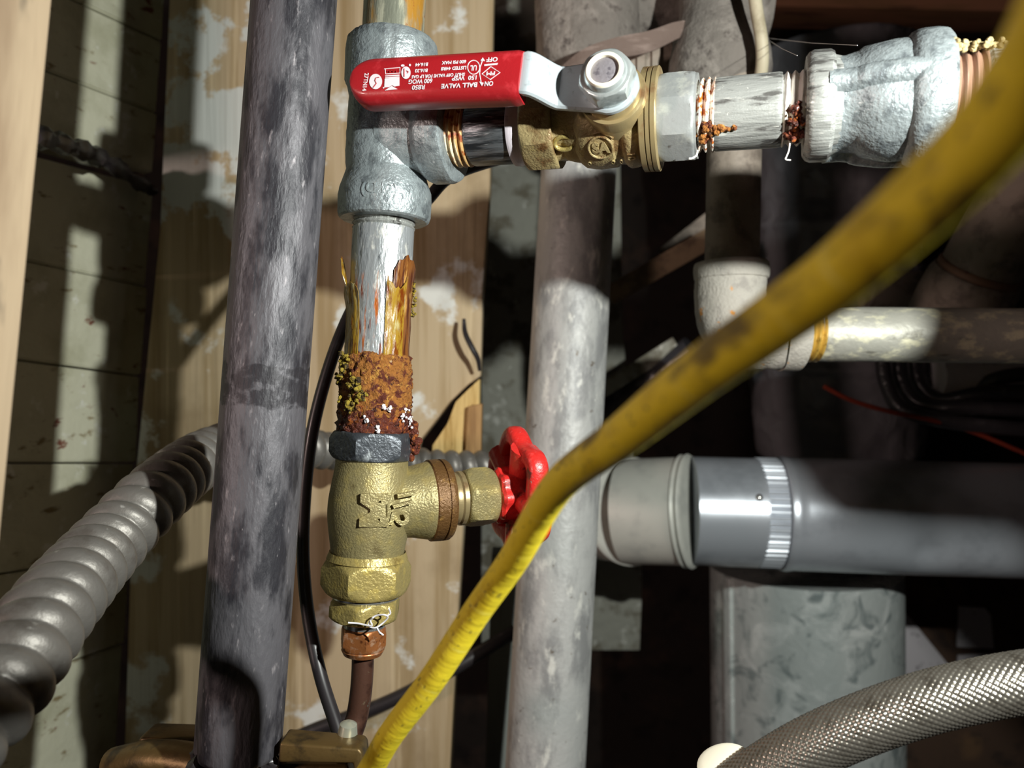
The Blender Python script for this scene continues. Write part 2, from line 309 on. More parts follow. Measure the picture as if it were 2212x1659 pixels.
# ------------------------------------------------------------------ the setting
# back boards
BD = .478
def slab_px(out, d, th, T=None, bev=.0008):
    o0 = P(1106, 829.5, d)
    pts = [((x-1106)/F*d, (829.5-y)/F*d) for x, y in out]
    # local x = right, y = up, z = toward camera; object frame: X right, Y depth, Z up
    mb = MB(); mb.slab(pts, 0, th, Matrix(((1, 0, 0, 0), (0, 0, 1, 0), (0, 1, 0, 0), (0, 0, 0, 1))), bev)
    return mb, Matrix.Translation(o0)
wall = bpy.data.objects.new('wall_back', None); C.objects.link(wall); wall['kind'] = 'structure'; wall.location = P(1106, 829.5, BD)
def on_wall(name, out, d, th, m, parent=wall, **k):
    mb, M = slab_px(out, d, th); o = mb.build(name, m, parent, Matrix.Translation(M.translation - parent.location)); return o
on_wall('board', [(372, -160), (1072, -160), (1066, 0), (1058, 400), (1042, 640), (1038, 812), (1012, 830), (972, 868), (936, 915), (902, 958), (895, 1000), (1004, 1040), (1000, 1150), (985, 1400), (968, 1750), (265, 1750), (285, 1100), (345, 500)], BD, .03, 'wood_board')
on_wall('splinter', [(1036, 818), (1034, 1012), (930, 1012), (934, 962), (966, 915), (984, 868), (1010, 842)], BD-.006, .022, 'wood_fresh')
on_wall('splinter', [(1041, 872), (1038, 1015), (1003, 1015), (1010, 878)], BD-.012, .02, 'wood_orange')
on_wall('stud', [(1062, 1200), (1118, 1200), (1106, 1760), (1046, 1760)], .55, .03, 'grey_stud')
on_wall('plaster_panel', [(1040, -300), (1330, -300), (1345, 700), (1388, 1250), (1382, 1405), (1040, 1405)], .74, .02, 'plaster')
# left wall: painted planks receding towards the corner
wl = bpy.data.objects.new('wall_left', None); C.objects.link(wl); wl['kind'] = 'structure'
wl.location = P(320, 830, .5)
edgesL = [-420, -100, 92, 275, 540, 765, 1000, 1250, 1500, 1800]     # at left, x = 20
edgesR = [-220, 90, 245, 385, 620, 812, 1000, 1195, 1390, 1640]     # at the corner, x = 300
def plank(y0, y1, z0, z1, warp=0):
    dl, dr = .40, .50
    xl = -60
    g = 2.2
    a = P(xl, y0+g, dl); b = P(372-(z0+300)*.063, z0+g, dr); c = P(372-(z1+300)*.063, z1-g, dr); d = P(xl, y1-g, dl)
    a = b + (a-b)*2.2; d = c + (d-c)*2.2
    n = (b-a).cross(d-a).normalized(); n = n if n.y > 0 else -n
    j = [random.uniform(0, .0025) for _ in range(4)]
    fr = [a - n*j[0], b - n*j[1], c - n*j[2], d - n*j[3]]; bk = [p + n*.02 for p in fr]
    mb = MB(); V = [p - wl.location for p in fr+bk]
    bm = bmesh.new(); vs = [bm.verts.new(v) for v in V]
    for f in ((0, 1, 2, 3), (4, 7, 6, 5), (0, 4, 5, 1), (1, 5, 6, 2), (2, 6, 7, 3), (3, 7, 4, 0)): bm.faces.new([vs[i] for i in f])
    bmesh.ops.recalc_face_normals(bm, faces=bm.faces); bmesh.ops.bevel(bm, geom=bm.edges[:], offset=.0009, segments=2, affect='EDGES')
    bm.verts.index_update(); mb.add([v.co.copy() for v in bm.verts], [tuple(v.index for v in f.verts) for f in bm.faces]); bm.free()
    return mb.build('plank', 'plank_paint', wl)
for i in range(len(edgesL)-1):
    l0, l1, r0, r1 = edgesL[i], edgesL[i+1], edgesR[i], edgesR[i+1]
    if i == 2: l1 -= 12; r1 -= 10
    if i == 3: l0 += 26; r0 += 20
    plank(l0, l1, r0, r1)
mb = MB(); mb.tube(spline([P(70, 293, .352), P(170, 322, .40), P(230, 350, .44), P(330, 412, .49)], 40), lambda t: .0045+.0012*math.sin(t*37), 10, prof=lambda S, a: .0016*nz(S*160, math.cos(a)*2, math.sin(a)*2))
o = mb.build('seam_debris', 'black_cable', wl); o.matrix_basis = Matrix.Translation(-wl.location)
# far dark wall and joist
mb = MB(); mb.box((0, 0, 0), (5, .05, 4)); fw = struct('wall_far', mb, 'back_dark', Matrix.Translation(O+Vector((.5, 1.5, 0))))
mb = MB(); mb.box((0, 0, 0), (2.6, .05, .09), Matrix.Rotation(math.radians(1.2), 4, 'Y'), .002)
struct('trim_1', mb, 'joist_wood', Matrix.Translation(P(2050, -20, .80)+Vector((.62, .0, .0))))
# wall at lower right with pale patches
wr = bpy.data.objects.new('wall_right', None); C.objects.link(wr); wr['kind'] = 'structure'; wr.location = P(2050, 1350, .86)
on_wall('brown_panel', [(1925, 1180), (2600, 1180), (2600, 1900), (1925, 1900)], .86, .02, 'brown_wall', wr)
on_wall('lit_plaster', [(1900, 1270), (1938, 1300), (2062, 1452), (2070, 1520), (1900, 1520)], .85, .008, 'off_white', wr)  # pale panel, the edge of the light cut into its outline
on_wall('pale_patch', [(2072, 1310), (2130, 1314), (2141, 1330), (2148, 1402), (2068, 1398)], .855, .003, 'off_white', wr)  # added pale sheet in place of a window of light on the wall
on_wall('pale_patch', [(2070, 1416), (2150, 1412), (2160, 1480), (2066, 1480)], .855, .003, 'off_white', wr)

# ------------------------------------------------------------------ vertical gas line
T0 = P(838, 303, .268)                       # centre of the tee
VB = P(785, 1380, .267)
vax = (T0 - VB).normalized()                 # upwards
def vz(y):                                   # height on the line for an image row
    k = (829.5-y)/F; q = T0 - O
    return (k*q.y - q.z)/(vax.z - k*vax.y)
VM = frame(T0, vax, (0.36, -.93, 0))         # local z up along the line, x towards the camera and right
CAMX = VM.to_3x3().inverted() @ Vector((0, -1, 0))
ACAM = math.atan2(CAMX.y, CAMX.x)            # local angle that faces the camera
def threads(mb, z0, z1, r, pitch=.0018, T=None, n=40, amp=.0005):
    k = int(abs(z1-z0)/pitch*8)
    mb.lathe([(z0+(z1-z0)*i/k, r) for i in range(k+1)], n, T, True, 0, lambda z, a, r_: amp*math.sin(2*PI*(z/pitch)+a))
# upper pipe
mb = MB(); mb.lathe([(vz(-330), .0107), (vz(-100), .0107), (vz(60), .0107), (vz(130), .0107)], 56)
one('upper_gas_pipe', mb, 'upper_pipe', VM, 'amber-stained galvanized vertical pipe entering the tee from above', 'pipe')
# tee
u = (P(1618, 243, .232) - T0).normalized()
ui = VM.to_3x3().inverted() @ u
tee = thing('pipe_tee', VM, 'grey cast galvanized pipe tee behind the red lever handle', 'pipe tee')
def collar(z0, z1, r, b, side=0):
    h = z1-z0; return [(z0, r-b*1.6), (z0+abs(h)*.03*(1 if h > 0 else -1), r-b*.6), (z0+h*.14, r), (z0+h*.86, r), (z0+h*.97, r-b*.6), (z1, r-b*1.6)]
zt0, zt1, zb0, zb1 = vz(92), vz(196), vz(398), vz(478)
def cast(z, a, r): return .00018*nz(math.cos(a)*r*420, math.sin(a)*r*420, z*420, 2)
mb = MB()
prof = [(zb0-.001, .0136), (zb0+.004, .0136)] + [(t, .0137+.0006*math.cos(t*90)) for t in seq(zb0+.006, zt1-.006, 20)] + [(zt1+.001, .0136)]
mb.lathe(prof, 64, disp=cast)
mb.build('body', 'galv', tee)
def ribbed(z, a, r): return cast(z, a, r) - .0006*max(0, nz(a*9, 3, 0, 2))
mb = MB(); mb.lathe([(zb1, .0118), (zb1, .0148), (zb1+.0006, .0156), (zb1+.002, .0160), (zb1+.0075, .0161), (zb1+.0105, .0158), (zb0+.0005, .0148), (zb0+.004, .0137)], 72, disp=cast, cap=True)
mb.build('bottom_collar', 'galv', tee)
mb = MB(); mb.lathe([(zt1-.004, .0137), (zt1, .0148), (zt1+.002, .0158), (zt0-.004, .0160), (zt0-.001, .0156), (zt0, .0148), (zt0, .0115)], 96, disp=ribbed)
mb.build('top_collar', 'galv', tee)
# raised cast letters on the bottom collar
mb = MB()
for ci, ch in enumerate('(CHO)'):
    v, f = text_mesh(ch, .0052, .0006)
    a0 = ACAM - .30 + ci*.17
    zc = (zb0+zb1)/2 + .001
    vv = []
    for q in v:
        a = a0 + q.x/.0160; r = .01595 + q.z*.6; vv.append((r*math.cos(a), r*math.sin(a), zc+q.y))
    mb.add(vv, f)
mb.build('cast_letters', 'galv', tee)
# the horizontal run; local frame z along u, x = stem direction
nst = Vector((0, 0, 1)).cross(u).normalized()
if nst.y > 0: nst = -nst
nst = (nst + Vector((0, 0, 1))*.155); nst = (nst - u*nst.dot(u)).normalized()
RM = frame(T0, u, nst)
def rz(x):
    k = (x-1106)/F; q = T0 - O
    return (k*q.y - q.x)/(u.x - k*u.y)
TB = VM.inverted() @ RM
zc0, zc1 = rz(925), rz(984)
mb = MB(); mb.lathe([(.002, .0146), (.006, .0145), (.0105, .0142), (.0130, .0139), (zc0-.001, .0138), (zc0+.0005, .0150), (zc0+.002, .0158), (zc1-.002, .0160), (zc1-.0004, .0154), (zc1, .0146), (zc1, .0112)], 72, TB, disp=cast)
mb.build('branch_collar', 'galv', tee)
# nipple from tee to ball valve
nip = thing('threaded_nipple', RM, 'short dark pipe nipple joining the tee to the brass ball valve', 'pipe nipple')
a, b = rz(984), rz(1138)
mb = MB(); mb.lathe([(a+.006, .0102), (a+.007, .0107), (b-.002, .0107), (b, .0102)], 56); mb.build('pipe', 'zinc_dark', nip)
mb = MB(); threads(mb, a-.003, a+.0065, .0104, .0019); mb.build('thread', 'thread_rust', nip)
mb = MB(); mb.lathe([(b-.0045, .0104), (b-.004, .0114), (b-.0022, .0116), (b-.0015, .0113), (b+.0005, .0112), (b+.001, .0104)], 56); mb.build('sealing_tape', 'tape_lilac', nip)
# ball valve
bv = thing('ball_valve', RM, 'brass ball valve with red lever on the horizontal gas run', 'ball valve')
z0, z1, z2, z3, z4, z5 = [rz(q) for q in (1142, 1206, 1258, 1392, 1428, 1338)]
mb = MB(); mb.nut(z0, z1+.0006, .0141, 8, rot=PI/8+.42, ch=.05); mb.build('hex_end', 'brass_bronze', bv)
mb = MB(); mb.lathe([(z1-.001, .0118), (z1, .0112), (z1+.003, .0106), ((z1+z2)/2, .0110), (z2-.002, .0116), (z2+.002, .0125)], 8*6, disp=lambda z, a, r: .0004*math.cos(8*a))
mb.build('neck', 'brass_bronze', bv)
# the eye: a small ring lug under the neck
aC = math.atan2(*(lambda q: (q.y, q.x))(RM.to_3x3().inverted() @ Vector((0, -1, -.95))))
rr = Vector((math.cos(aC), math.sin(aC), 0))
mb = MB(); ring = []
for i in range(33):
    t = 2*PI*i/32; ring.append(rr*.0112 + Vector((-rr.y, rr.x, 0))*(.0022*math.sin(t)) + Vector((0, 0, (z1+z2)/2+.003*math.cos(t))))
mb.tube(ring, .0007, 10, cap=False); mb.build('eye', 'brass_bright', bv)
mb = MB()
prof = [(z2-.001, .0112), (z2, .0122), (z2+.0015, .0134), (z2+.004, .0139), ((z2+z5)/2, .0141), (z5-.0006, .0137), (z5, .0131), (z5+.0012, .0129), (z5+.0024, .0131), (z5+.003, .0138), ((z5+z3)/2, .0143), (z3-.002, .0141), (z3-.0006, .0136), (z3, .0130)]
mb.lathe(prof, 72); mb.build('body', 'brass_bronze', bv)
mb = MB(); h = z4-z3
mb.lathe([(z3-.0005, .0128), (z3, .0152), (z3+h*.05, .0157), (z3+h*.34, .0157), (z3+h*.36, .0150), (z3+h*.40, .0150), (z3+h*.42, .0157), (z3+h*.62, .0157), (z3+h*.64, .0151), (z3+h*.68, .0151), (z3+h*.70, .0157), (z4-h*.05, .0157), (z4, .0153), (z4, .0100)], 72)
mb.build('flange', 'brass_machined', bv)
# cast mark: SA in a ring, and small numbers, wrapped on the body
def wrap(mb, v, f, aa, zc, R, T=None, turn=0):
    vv = []
    for q in v:
        x, y = q.x*math.cos(turn)-q.y*math.sin(turn), q.x*math.sin(turn)+q.y*math.cos(turn)
        a = aa + y/R; r = R + q.z; vv.append((r*math.cos(a), r*math.sin(a), zc + x))
    mb.add(vv, f, T)
cR = RM.to_3x3().inverted() @ Vector((0, -1, 0)); aR = math.atan2(cR.y, cR.x)
rows_dir = 1 if math.sin((math.atan2(*(lambda q: (q.y, q.x))(RM.to_3x3().inverted() @ Vector((0, -.7, .7)))) - aR)) > 0 else -1
aM = aR - rows_dir*.86
mb = MB(); v, f = text_mesh('SA', .0046, .00035, bold=.00022); wrap(mb, [Vector((q.x, q.y*rows_dir, q.z)) for q in v], f, aM, (z2+z5)/2+.002, .0141)
ring = []
for i in range(41):
    t = 2*PI*i/40; a = aM + .0037*math.sin(t)/.0141; ring.append(Vector((.0142*math.cos(a), .0142*math.sin(a), (z2+z5)/2+.002+.0037*math.cos(t))))
mb.tube(ring, .00042, 8, cap=False)
arc = []
for i in range(13):
    t = math.radians(35+75*i/12); a = aM + rows_dir*.0050*math.sin(t)/.0141; arc.append(Vector((.0142*math.cos(a), .0142*math.sin(a), (z2+z5)/2+.002+.0050*math.cos(t))))
mb.tube(arc, .00042, 8)
for zz, t_ in ((-.0045, '0'), (.0030, '0'), (.0056, '0')):
    v, f = text_mesh(t_, .0024, .0003); wrap(mb, v, f, aM - rows_dir*.44, (z2+z5)/2+.002+zz, .0140)
v, f = text_mesh('10', .0036, .0003); wrap(mb, [Vector((q.x, q.y*rows_dir, q.z)) for q in v], f, aM-rows_dir*.26, (z5+z3)/2+.001, .0143, None, PI/2)
mb.build('cast_mark', 'brass_bronze', bv)
# stem, bonnet, nut and lever: frame with z along the stem
def solve_stem():
    best = None
    for i in range(400):
        s = .03 + i*.0002; p = T0 + u*s + nst*.033 - O; x = 1106 + p.x/p.y*F
        if best is None or abs(x-1302) < best[0]: best = (abs(x-1302), s)
    return best[1]
sS = solve_stem(); SB = T0 + u*sS
SMw = frame(SB, nst, -u)                     # x runs left along the lever
SM = RM.inverted() @ SMw
def px(p): q = p - O; return (1106+q.x/q.y*F, 829.5-q.z/q.y*F, q.y)
mb = MB(); mb.lathe([(.006, .0102), (.0115, .0098), (.0165, .0090), (.0198, .0080), (.0206, .0076), (.0206, .004)], 64, SM); mb.build('bonnet', 'brass_machined', bv)
mb = MB(); mb.lathe([(.010, .0096), (.0172, .0100), (.0180, .0097), (.0180, .008)], 64, SM); mb.build('bonnet_ring', 'brass_machined', bv)
lev = Matrix.Rotation(math.radians(-3.0), 4, 'Z')      # lever turned a little about the stem
SL = SM @ lev
# lever plate: flat strap bent outwards; local x to the left, y across, z out
hw = .0066
def strap(mb, pts, th, T):
    V = []; Fc = []; n = len(pts); k = 0
    for i, (x, z, w, yc) in enumerate(pts):
        a = pts[max(i-1, 0)]; b = pts[min(i+1, n-1)]; t = Vector((b[0]-a[0], 0, b[1]-a[1])).normalized(); nn = Vector((-t.z, 0, t.x))
        if nn.z < 0: nn = -nn
        c = Vector((x, yc, z)); e = .0006
        V += [c+Vector((0, -w, 0))-nn*(th/2-e), c+Vector((0, -w+e, 0))-nn*th/2, c+Vector((0, w-e, 0))-nn*th/2, c+Vector((0, w, 0))-nn*(th/2-e), c+Vector((0, w, 0))+nn*(th/2-e), c+Vector((0, w-e, 0))+nn*th/2, c+Vector((0, -w+e, 0))+nn*th/2, c+Vector((0, -w, 0))+nn*(th/2-e)]
    for i in range(n-1):
        for j in range(8):
            q = (j+1) % 8; Fc.append((i*8+j, i*8+q, (i+1)*8+q, (i+1)*8+j))
    Fc.append(tuple(range(7, -1, -1))); Fc.append(tuple((n-1)*8+j for j in range(8)))
    mb.add(V, Fc, T)
def xl(px_, z):                                # lever x for an image column
    best = None
    for i in range(1200):
        x = -.02+i*.0001; p = SMw @ lev @ Vector((x, 0, z)); q = px(p)[0]
        if best is None or abs(q-px_) < best[0]: best = (abs(q-px_), x)
    return best[1]
HZ = .0218; GZ = .0310
xg0, xg1 = xl(1128, GZ), xl(764, GZ)
mb = MB(); pts = []
for i in range(9):
    t = PI - PI*.5*i/8; pts.append((-.0085*math.sin(PI*.5*(1-i/8)), HZ, max(.001, .0085*math.sqrt(max(0, 1-math.sin(PI*.5*(1-i/8))**2))), 0))
pts += [(.003, HZ, .0078, 0), (xl(1215, HZ)-.001, HZ, .0067, 0)]
xa = xl(1215, HZ)
for i in range(1, 11):
    t = i/10; s_ = t*t*(3-2*t); pts.append((xa+(xg0-.001-xa)*t, HZ+(GZ-HZ)*s_, .0066-.0006*max(0, t-.8)*5*0, 0))
pts += [(xg0-.0004, GZ, .0064, 0), (xg0+.0002, GZ-.0006, .0056, 0), (xg0+.004, GZ-.0006, .0056, 0)]
strap(mb, pts, .0024, SL); mb.build('lever', 'lever_zinc', bv, sharp=28)
# red vinyl grip: rounded channel
def grip():
    mb = MB(); V = []; Fc = []; W = .0076; n = 24
    sec = []                                     # cross-section: flat front, rolled edges
    r = .0036; dep = .0082
    for i in range(7): t = PI/2*i/6; sec.append((W-r+r*math.sin(t), -r+r*math.cos(t)))
    for i in range(5): t = PI/2*i/4; sec.append((W-.0016+.0016*math.cos(t), -dep+.0016-.0016*math.sin(t)))
    sec = [(-y, z) for y, z in sec[::-1]] + sec
    sec = sec[::1]
    m = len(sec); xs = []
    L_ = xg1-xg0
    for i in range(30): xs.append((xg0 + (L_-W*.9)*i/29, 1.0))
    for i in range(1, 13):
        t = PI/2*i/12; xs.append((xg1-W*.9+W*.9*math.sin(t), max(.02, math.cos(t)**.62)))
    for k, (x, sc) in enumerate(xs):
        e = 1 if k else .93
        for (y, z) in sec: V.append((x, y*sc*e, GZ+.0022 + (z if z > -.003 else z)*(1 if sc > .3 else .7+sc)))
    for i in range(len(xs)-1):
        for j in range(m):
            q = (j+1) % m; Fc.append((i*m+j, (i+1)*m+j, (i+1)*m+q, i*m+q))
    Fc.append(tuple(range(m))); Fc.append(tuple((len(xs)-1)*m+j for j in range(m-1, -1, -1)))
    mb.add(V, Fc, SL); return mb.build('grip', 'red_vinyl', bv, sharp=50)
gr = grip()
# printed lettering on the grip: x to the left, read upside down in the picture
def print_line(mb, txt, size, pxc, pyc, w=None, turn=0):
    v, f = text_mesh(txt, size, bold=.00005)
    # local target from the image point on the grip face
    p0 = SMw @ lev; inv = p0.inverted(); d = (P(pxc, pyc, 1) - O); o = inv @ O; dd = inv.to_3x3() @ d
    t = (GZ+.00235 - o.z)/dd.z; c = o + dd*t
    xs = [q.x for q in v]; k = 1
    if w: k = w/max(1e-6, max(xs)-min(xs))
    sy = 1 if SYUP > 0 else -1
    vv = []
    for q in v:
        x, y = q.x*k, q.y
        x, y = x*math.cos(turn)-y*math.sin(turn), x*math.sin(turn)+y*math.cos(turn)
        vv.append((c.x + x, c.y + y*sy, c.z + q.z))      # local +x is left in the picture: text reads upside down
    mb.add(vv, f, SL)
upl = (SMw @ lev).to_3x3().inverted() @ Vector((0, 0, -1)); SYUP = upl.y
def img2loc(x, y, lift=.00235):
    p0 = SMw @ lev; inv = p0.inverted(); d = (P(x, y, 1) - O); o = inv @ O; dd = inv.to_3x3() @ d
    return o + dd*((GZ+lift-o.z)/dd.z)
mb = MB(); q = 8.2e-5*1.65
PX = .0138/100                                  # metres for one picture pixel on the grip
print_line(mb, 'ON', .00198, 1056, 180, 19*PX)
print_line(mb, 'BALL VALVE', .00198, 992, 184, 82*PX)
print_line(mb, '150  WSP', .00182, 1004, 168, 56*PX)
print_line(mb, 'SHUT OFF VALVE FOR LP GAS', .00137, 946, 163, 124*PX)
print_line(mb, 'LISTED 44R8', .00144, 980, 147, 58*PX)
print_line(mb, '600 PSI MAX', .00137, 981, 134, 56*PX)
print_line(mb, 'OFF', .00190, 1063, 128, 25*PX)
print_line(mb, 'FM', .00160, 1060, 158, 19*PX)
print_line(mb, 'R850', .00198, 904, 188, 30*PX)
print_line(mb, '600 WOG', .00198, 908, 175, 56*PX)
print_line(mb, 'B16.33', .00144, 910, 152, 30*PX)
print_line(mb, 'B16.44', .00144, 911, 139, 30*PX)
print_line(mb, 'UL', .00228, 1023, 146, 15*PX)
print_line(mb, '27TN14', .00198, 789, 177, 42*PX, PI/2 if SYUP > 0 else -PI/2)
def pline(mb, pts, r):
    P3 = [Vector(img2loc(x, y, .00222)) for x, y in pts]
    mb.tube(P3, r, 6, SL)
def poly(mb, pts, lift=.00238):
    v = [img2loc(x, y, lift) for x, y in pts]; mb.add(v, [tuple(range(len(v)))], SL)
pline(mb, [(1060, 144), (1080, 157), (1059, 172), (1041, 160), (1060, 144)], .00014)
pline(mb, [(1023+13*math.cos(t*PI/16), 145.5+15*math.sin(t*PI/16)) for t in range(33)], .00014)
pline(mb, [(1042, 131), (1037, 145), (1036, 160), (1039, 177)], .00014)
poly(mb, [(1038, 131), (1043, 124), (1048, 132)]); poly(mb, [(1035, 176), (1045, 179), (1041, 186)])
poly(mb, [(1046, 139), (1076, 136), (1074, 140), (1046, 142.5)])
def disc(cx, cy, rx, ry): poly(mb, [(cx+rx*math.cos(t*PI/16), cy-ry*math.sin(t*PI/16)) for t in range(32)])
disc(811.5, 176, 14, 16.5); disc(877, 157, 10, 13.5); disc(885.5, 140.5, 2.3, 2.6); disc(870, 141.5, 4, 2.5); disc(828.5, 189.5, 1.7, 1.7)
poly(mb, [(831, 170), (863, 167), (863, 185), (852, 187), (847, 184), (841, 188), (830, 189)])
poly(mb, [(831, 195.5), (846, 185.5), (859, 192.5)])
for a_, b_ in ((161.5, 164.5), (165.5, 168.5)): poly(mb, [(832, a_+1.5), (863, a_-.5), (863, b_-.7), (832, b_+.8)])
pline(mb, [(830, 149), (864, 146), (864, 158), (833, 160), (832, 149)], .00014)
mb.build('lettering', 'white_print', gr)
mb = MB()                                        # dark marks inside the two white roundels
for pts in ([(819, 167), (812, 168), (810, 174), (813, 180), (806, 189)], [(873, 148), (873, 166)], [(878, 153), (882, 155), (880, 158)], [(836, 154), (840, 152), (842, 156), (846, 152), (850, 155), (856, 151), (856, 157)]):
    pline(mb, pts, .00016) if False else mb.tube([Vector(img2loc(x, y, .00245)) for x, y in pts], .00013, 6, SL)
mb.build('emblem_marks', 'red_vinyl', gr)
# lock nut on the stem
mb = MB(); mb.lathe([(HZ+.0010, .0074), (HZ+.0020, .0074), (HZ+.0020, .004)], 48, SM); mb.build('washer', 'nut_zinc', bv)
mb = MB(); mb.nut(HZ+.0014, HZ+.0076, .0083, 6, SM, rot=.25, ch=.16); mb.build('lock_nut', 'nut_zinc', bv)
mb = MB(); mb.lathe([(HZ+.0066, .0064), (HZ+.0080, .0061), (HZ+.0090, .0055), (HZ+.0092, .0044), (HZ+.0080, .0043), (HZ+.0080, .002)], 56, SM); mb.build('lock_nut_dome', 'nut_zinc', bv)
mb = MB(); mb.lathe([(HZ+.0084, .0056), (HZ+.0094, .0053), (HZ+.0097, .0050), (HZ+.0095, .0042), (HZ+.0079, .0041)], 56, SM, cap=False); mb.build('nylon_ring', 'nylon', bv)
mb = MB(); mb.lathe([(HZ, .004), (HZ+.0084, .0042), (HZ+.0087, .0036), (HZ+.0087, .001)], 40, SM); mb.build('stem_end', 'bolt_grey', bv)

# zinc adapter, taped thread, second nipple
ad = thing('zinc_adapter', RM, 'smooth zinc octagonal adapter between brass flange and rusty taped thread', 'adapter')
a, b = rz(1427), rz(1504)
mb = MB(); mb.nut(a-.0005, b, .0139, 8, rot=PI/8+.42, ch=.04); mb.build('octagon', 'zinc_smooth', ad)
mb = MB(); mb.lathe([(b-.0004, .0128), (b+.0006, .0126), (b+.0006, .008)], 48); mb.build('lip', 'zinc_smooth', ad)
n2 = thing('wrench_marked_nipple', RM, 'whitish pipe nipple with wrench marks left of the large coupling', 'pipe nipple')
c, d = rz(1546), rz(1688)
mb = MB(); k = 30; mb.lathe([(b+(c-b)*i/k, .0104) for i in range(k+1)], 56, disp=lambda z, a, r: .0006*math.sin(z*3200+a)+.0004*nz(z*500, math.cos(a)*3, math.sin(a)*3)); mb.build('taped_thread', 'tape_rust', n2)
mb = MB(); mb.lathe([(c-.0008, .0100), (c, .0107)] + [(t, .0108) for t in seq(c+.001, d-.001, 30)] + [(d, .0106)], 80, disp=lambda z, a, r: -.0007*max(0, nz(a*5, z*40, 2, 3)-.1)); mb.build('pipe', 'zinc_worn', n2)
e = rz(1738)
mb = MB(); threads(mb, d-.0003, e, .0103, .0021); mb.build('thread', 'tape_white', n2)
def crumbs(name, m, parent, pts, r0, r1, n=40, M=None, amp=.35):
    mb = MB()
    for i in range(n):
        c_, sp = random.choice(pts); q = Vector(c_) + Vector([random.gauss(0, s_) for s_ in sp]); r = random.uniform(r0, r1)
        bm = bmesh.new(); bmesh.ops.create_icosphere(bm, subdivisions=2, radius=r)
        for v in bm.verts: v.co *= 1 + amp*nz(v.co.x/r*1.3+i, v.co.y/r*1.3, v.co.z/r*1.3, 3)
        bm.verts.index_update(); mb.add([v.co + q for v in bm.verts], [tuple(v.index for v in f.verts) for f in bm.faces]); bm.free()
    o = mb.build(name, m, parent, M, smooth=True); o['kind'] = 'stuff'; return o
RI = RM.inverted()
def surf(x, y, zc, r, out=0):                      # a point on the run's near surface seen at image point (x,y)
    d = (P(x, y, 1)-O); o = RI @ O; dd = RI.to_3x3() @ d
    A = dd.x**2+dd.y**2; B = 2*(o.x*dd.x+o.y*dd.y); Cc = o.x**2+o.y**2-(r+out)**2; D = B*B-4*A*Cc
    t = (-B-math.sqrt(D))/(2*A) if D > 0 else -B/(2*A)
    return o + dd*t
crumbs('rust_crumbs', 'rust', n2, [(surf(1532, 272, 0, .0105), (.0006, .0006, .001)), (surf(1545, 280, 0, .0106), (.0006, .0006, .001)), (surf(1565, 278, 0, .0107), (.0003, .0003, .002)), (surf(1515, 300, 0, .0105), (.0007, .0007, .0007))], .0003, .0009, 110)
crumbs('rust_clump', 'rust_dark', n2, [(surf(1718, 262, 0, .0105), (.0008, .0008, .0010)), (surf(1714, 290, 0, .0105), (.0009, .0009, .0012)), (surf(1720, 235, 0, .0105), (.0007, .0007, .0006))], .0003, .0010, 190)
def strand(name, m, pts, r, M=None, parent=None, n=30):
    mb = MB(); mb.tube(spline(pts, n), r, 6); return mb.build(name, m, parent, M)
strand('loose_fibre', 'tape_white', [RI @ P(1706, 310, .222), RI @ P(1704, 325, .221), RI @ P(1699, 338, .221), RI @ P(1697, 344, .221), RI @ P(1708, 346, .221)], .00022, None, n2)
strand('loose_fibre', 'tape_white', [RI @ P(1507, 325, .228), RI @ P(1504, 336, .227), RI @ P(1495, 342, .227), RI @ P(1488, 343, .227)], .0003, None, n2)
# reducing coupling
cp = thing('reducing_coupling', RM, 'large galvanized reducing coupling with raised ribs behind yellow hose', 'pipe coupling')
a, b, c, d, e = [rz(q) for q in (1737, 1796, 1850, 1962, 2040)]
mb = MB(); mb.lathe([(a, .0105), (a, .0142), (a+.0008, .0152), (a+.002, .0157), (b-.001, .0157), (b, .0150), (b+.0002, .0140), (b+.002, .0136)], 96, disp=ribbed); mb.build('small_collar', 'zinc_worn', cp)
prof = [(b-.001, .0138), (b+.001, .0134), (b+.003, .0134), (b+.0065, .0142), (c+.001, .0152), (c+.006, .0163), ((c+d)/2+.002, .0166), (d-.002, .0165), (d+.002, .0167)]
mb = MB(); mb.lathe(prof, 80, disp=lambda z, a, r: .0005*nz(math.cos(a)*r*130, math.sin(a)*r*130, z*130, 3)); mb.build('body', 'galv', cp)
mb = MB(); mb.lathe([(d-.0015, .0163), (d-.0005, .0176), (d+.001, .0184), (d+.003, .0187), (e-.003, .0187), (e-.001, .0182), (e, .0172), (e, .012)], 80, disp=cast); mb.build('large_collar', 'galv', cp)
cC = RI.to_3x3() @ Vector((0, -1, .0)); aK = math.atan2(cC.y, cC.x)
for da in (.18*1, 2.27, -1.95, PI):
    aa = aK + rows_dir*da; mb = MB(); pts = []
    for (z_, r_) in [(b-.002, .0142), (b+.003, .0140), (b+.0065, .0147), (c+.001, .0155), (c+.006, .0165), ((c+d)/2+.002, .0168), (d+.003, .0170)]:
        pts.append(Vector((r_*math.cos(aa), r_*math.sin(aa), z_)))
    mb.tube(spline([p*.885 + Vector((0, 0, p.z*.115)) for p in pts], 30), .0036, 16); mb.build('rib', 'galv', cp)
# right-hand pipe beyond the coupling
rp = thing('corroded_end_pipe', RM, 'threaded pipe leaving the coupling towards upper right, brassy corroded top', 'pipe')
mb = MB(); threads(mb, e-.004, rz(2120), .0126, .0024, amp=.0006); mb.build('thread', 'brown_seal', rp)
mb = MB(); f_ = rz(2120); mb.lathe([(f_-.001, .0126), (f_, .0134), (f_+.06, .0134), (f_+.11, .0134)], 56); mb.build('pipe', 'zinc_worn', rp)
crumbs('corrosion', 'corroded', rp, [((RI @ P(2060+i*14, 98-i*.4, .203)), (.0006, .0006, .001)) for i in range(9)], .0004, .0010, 60)

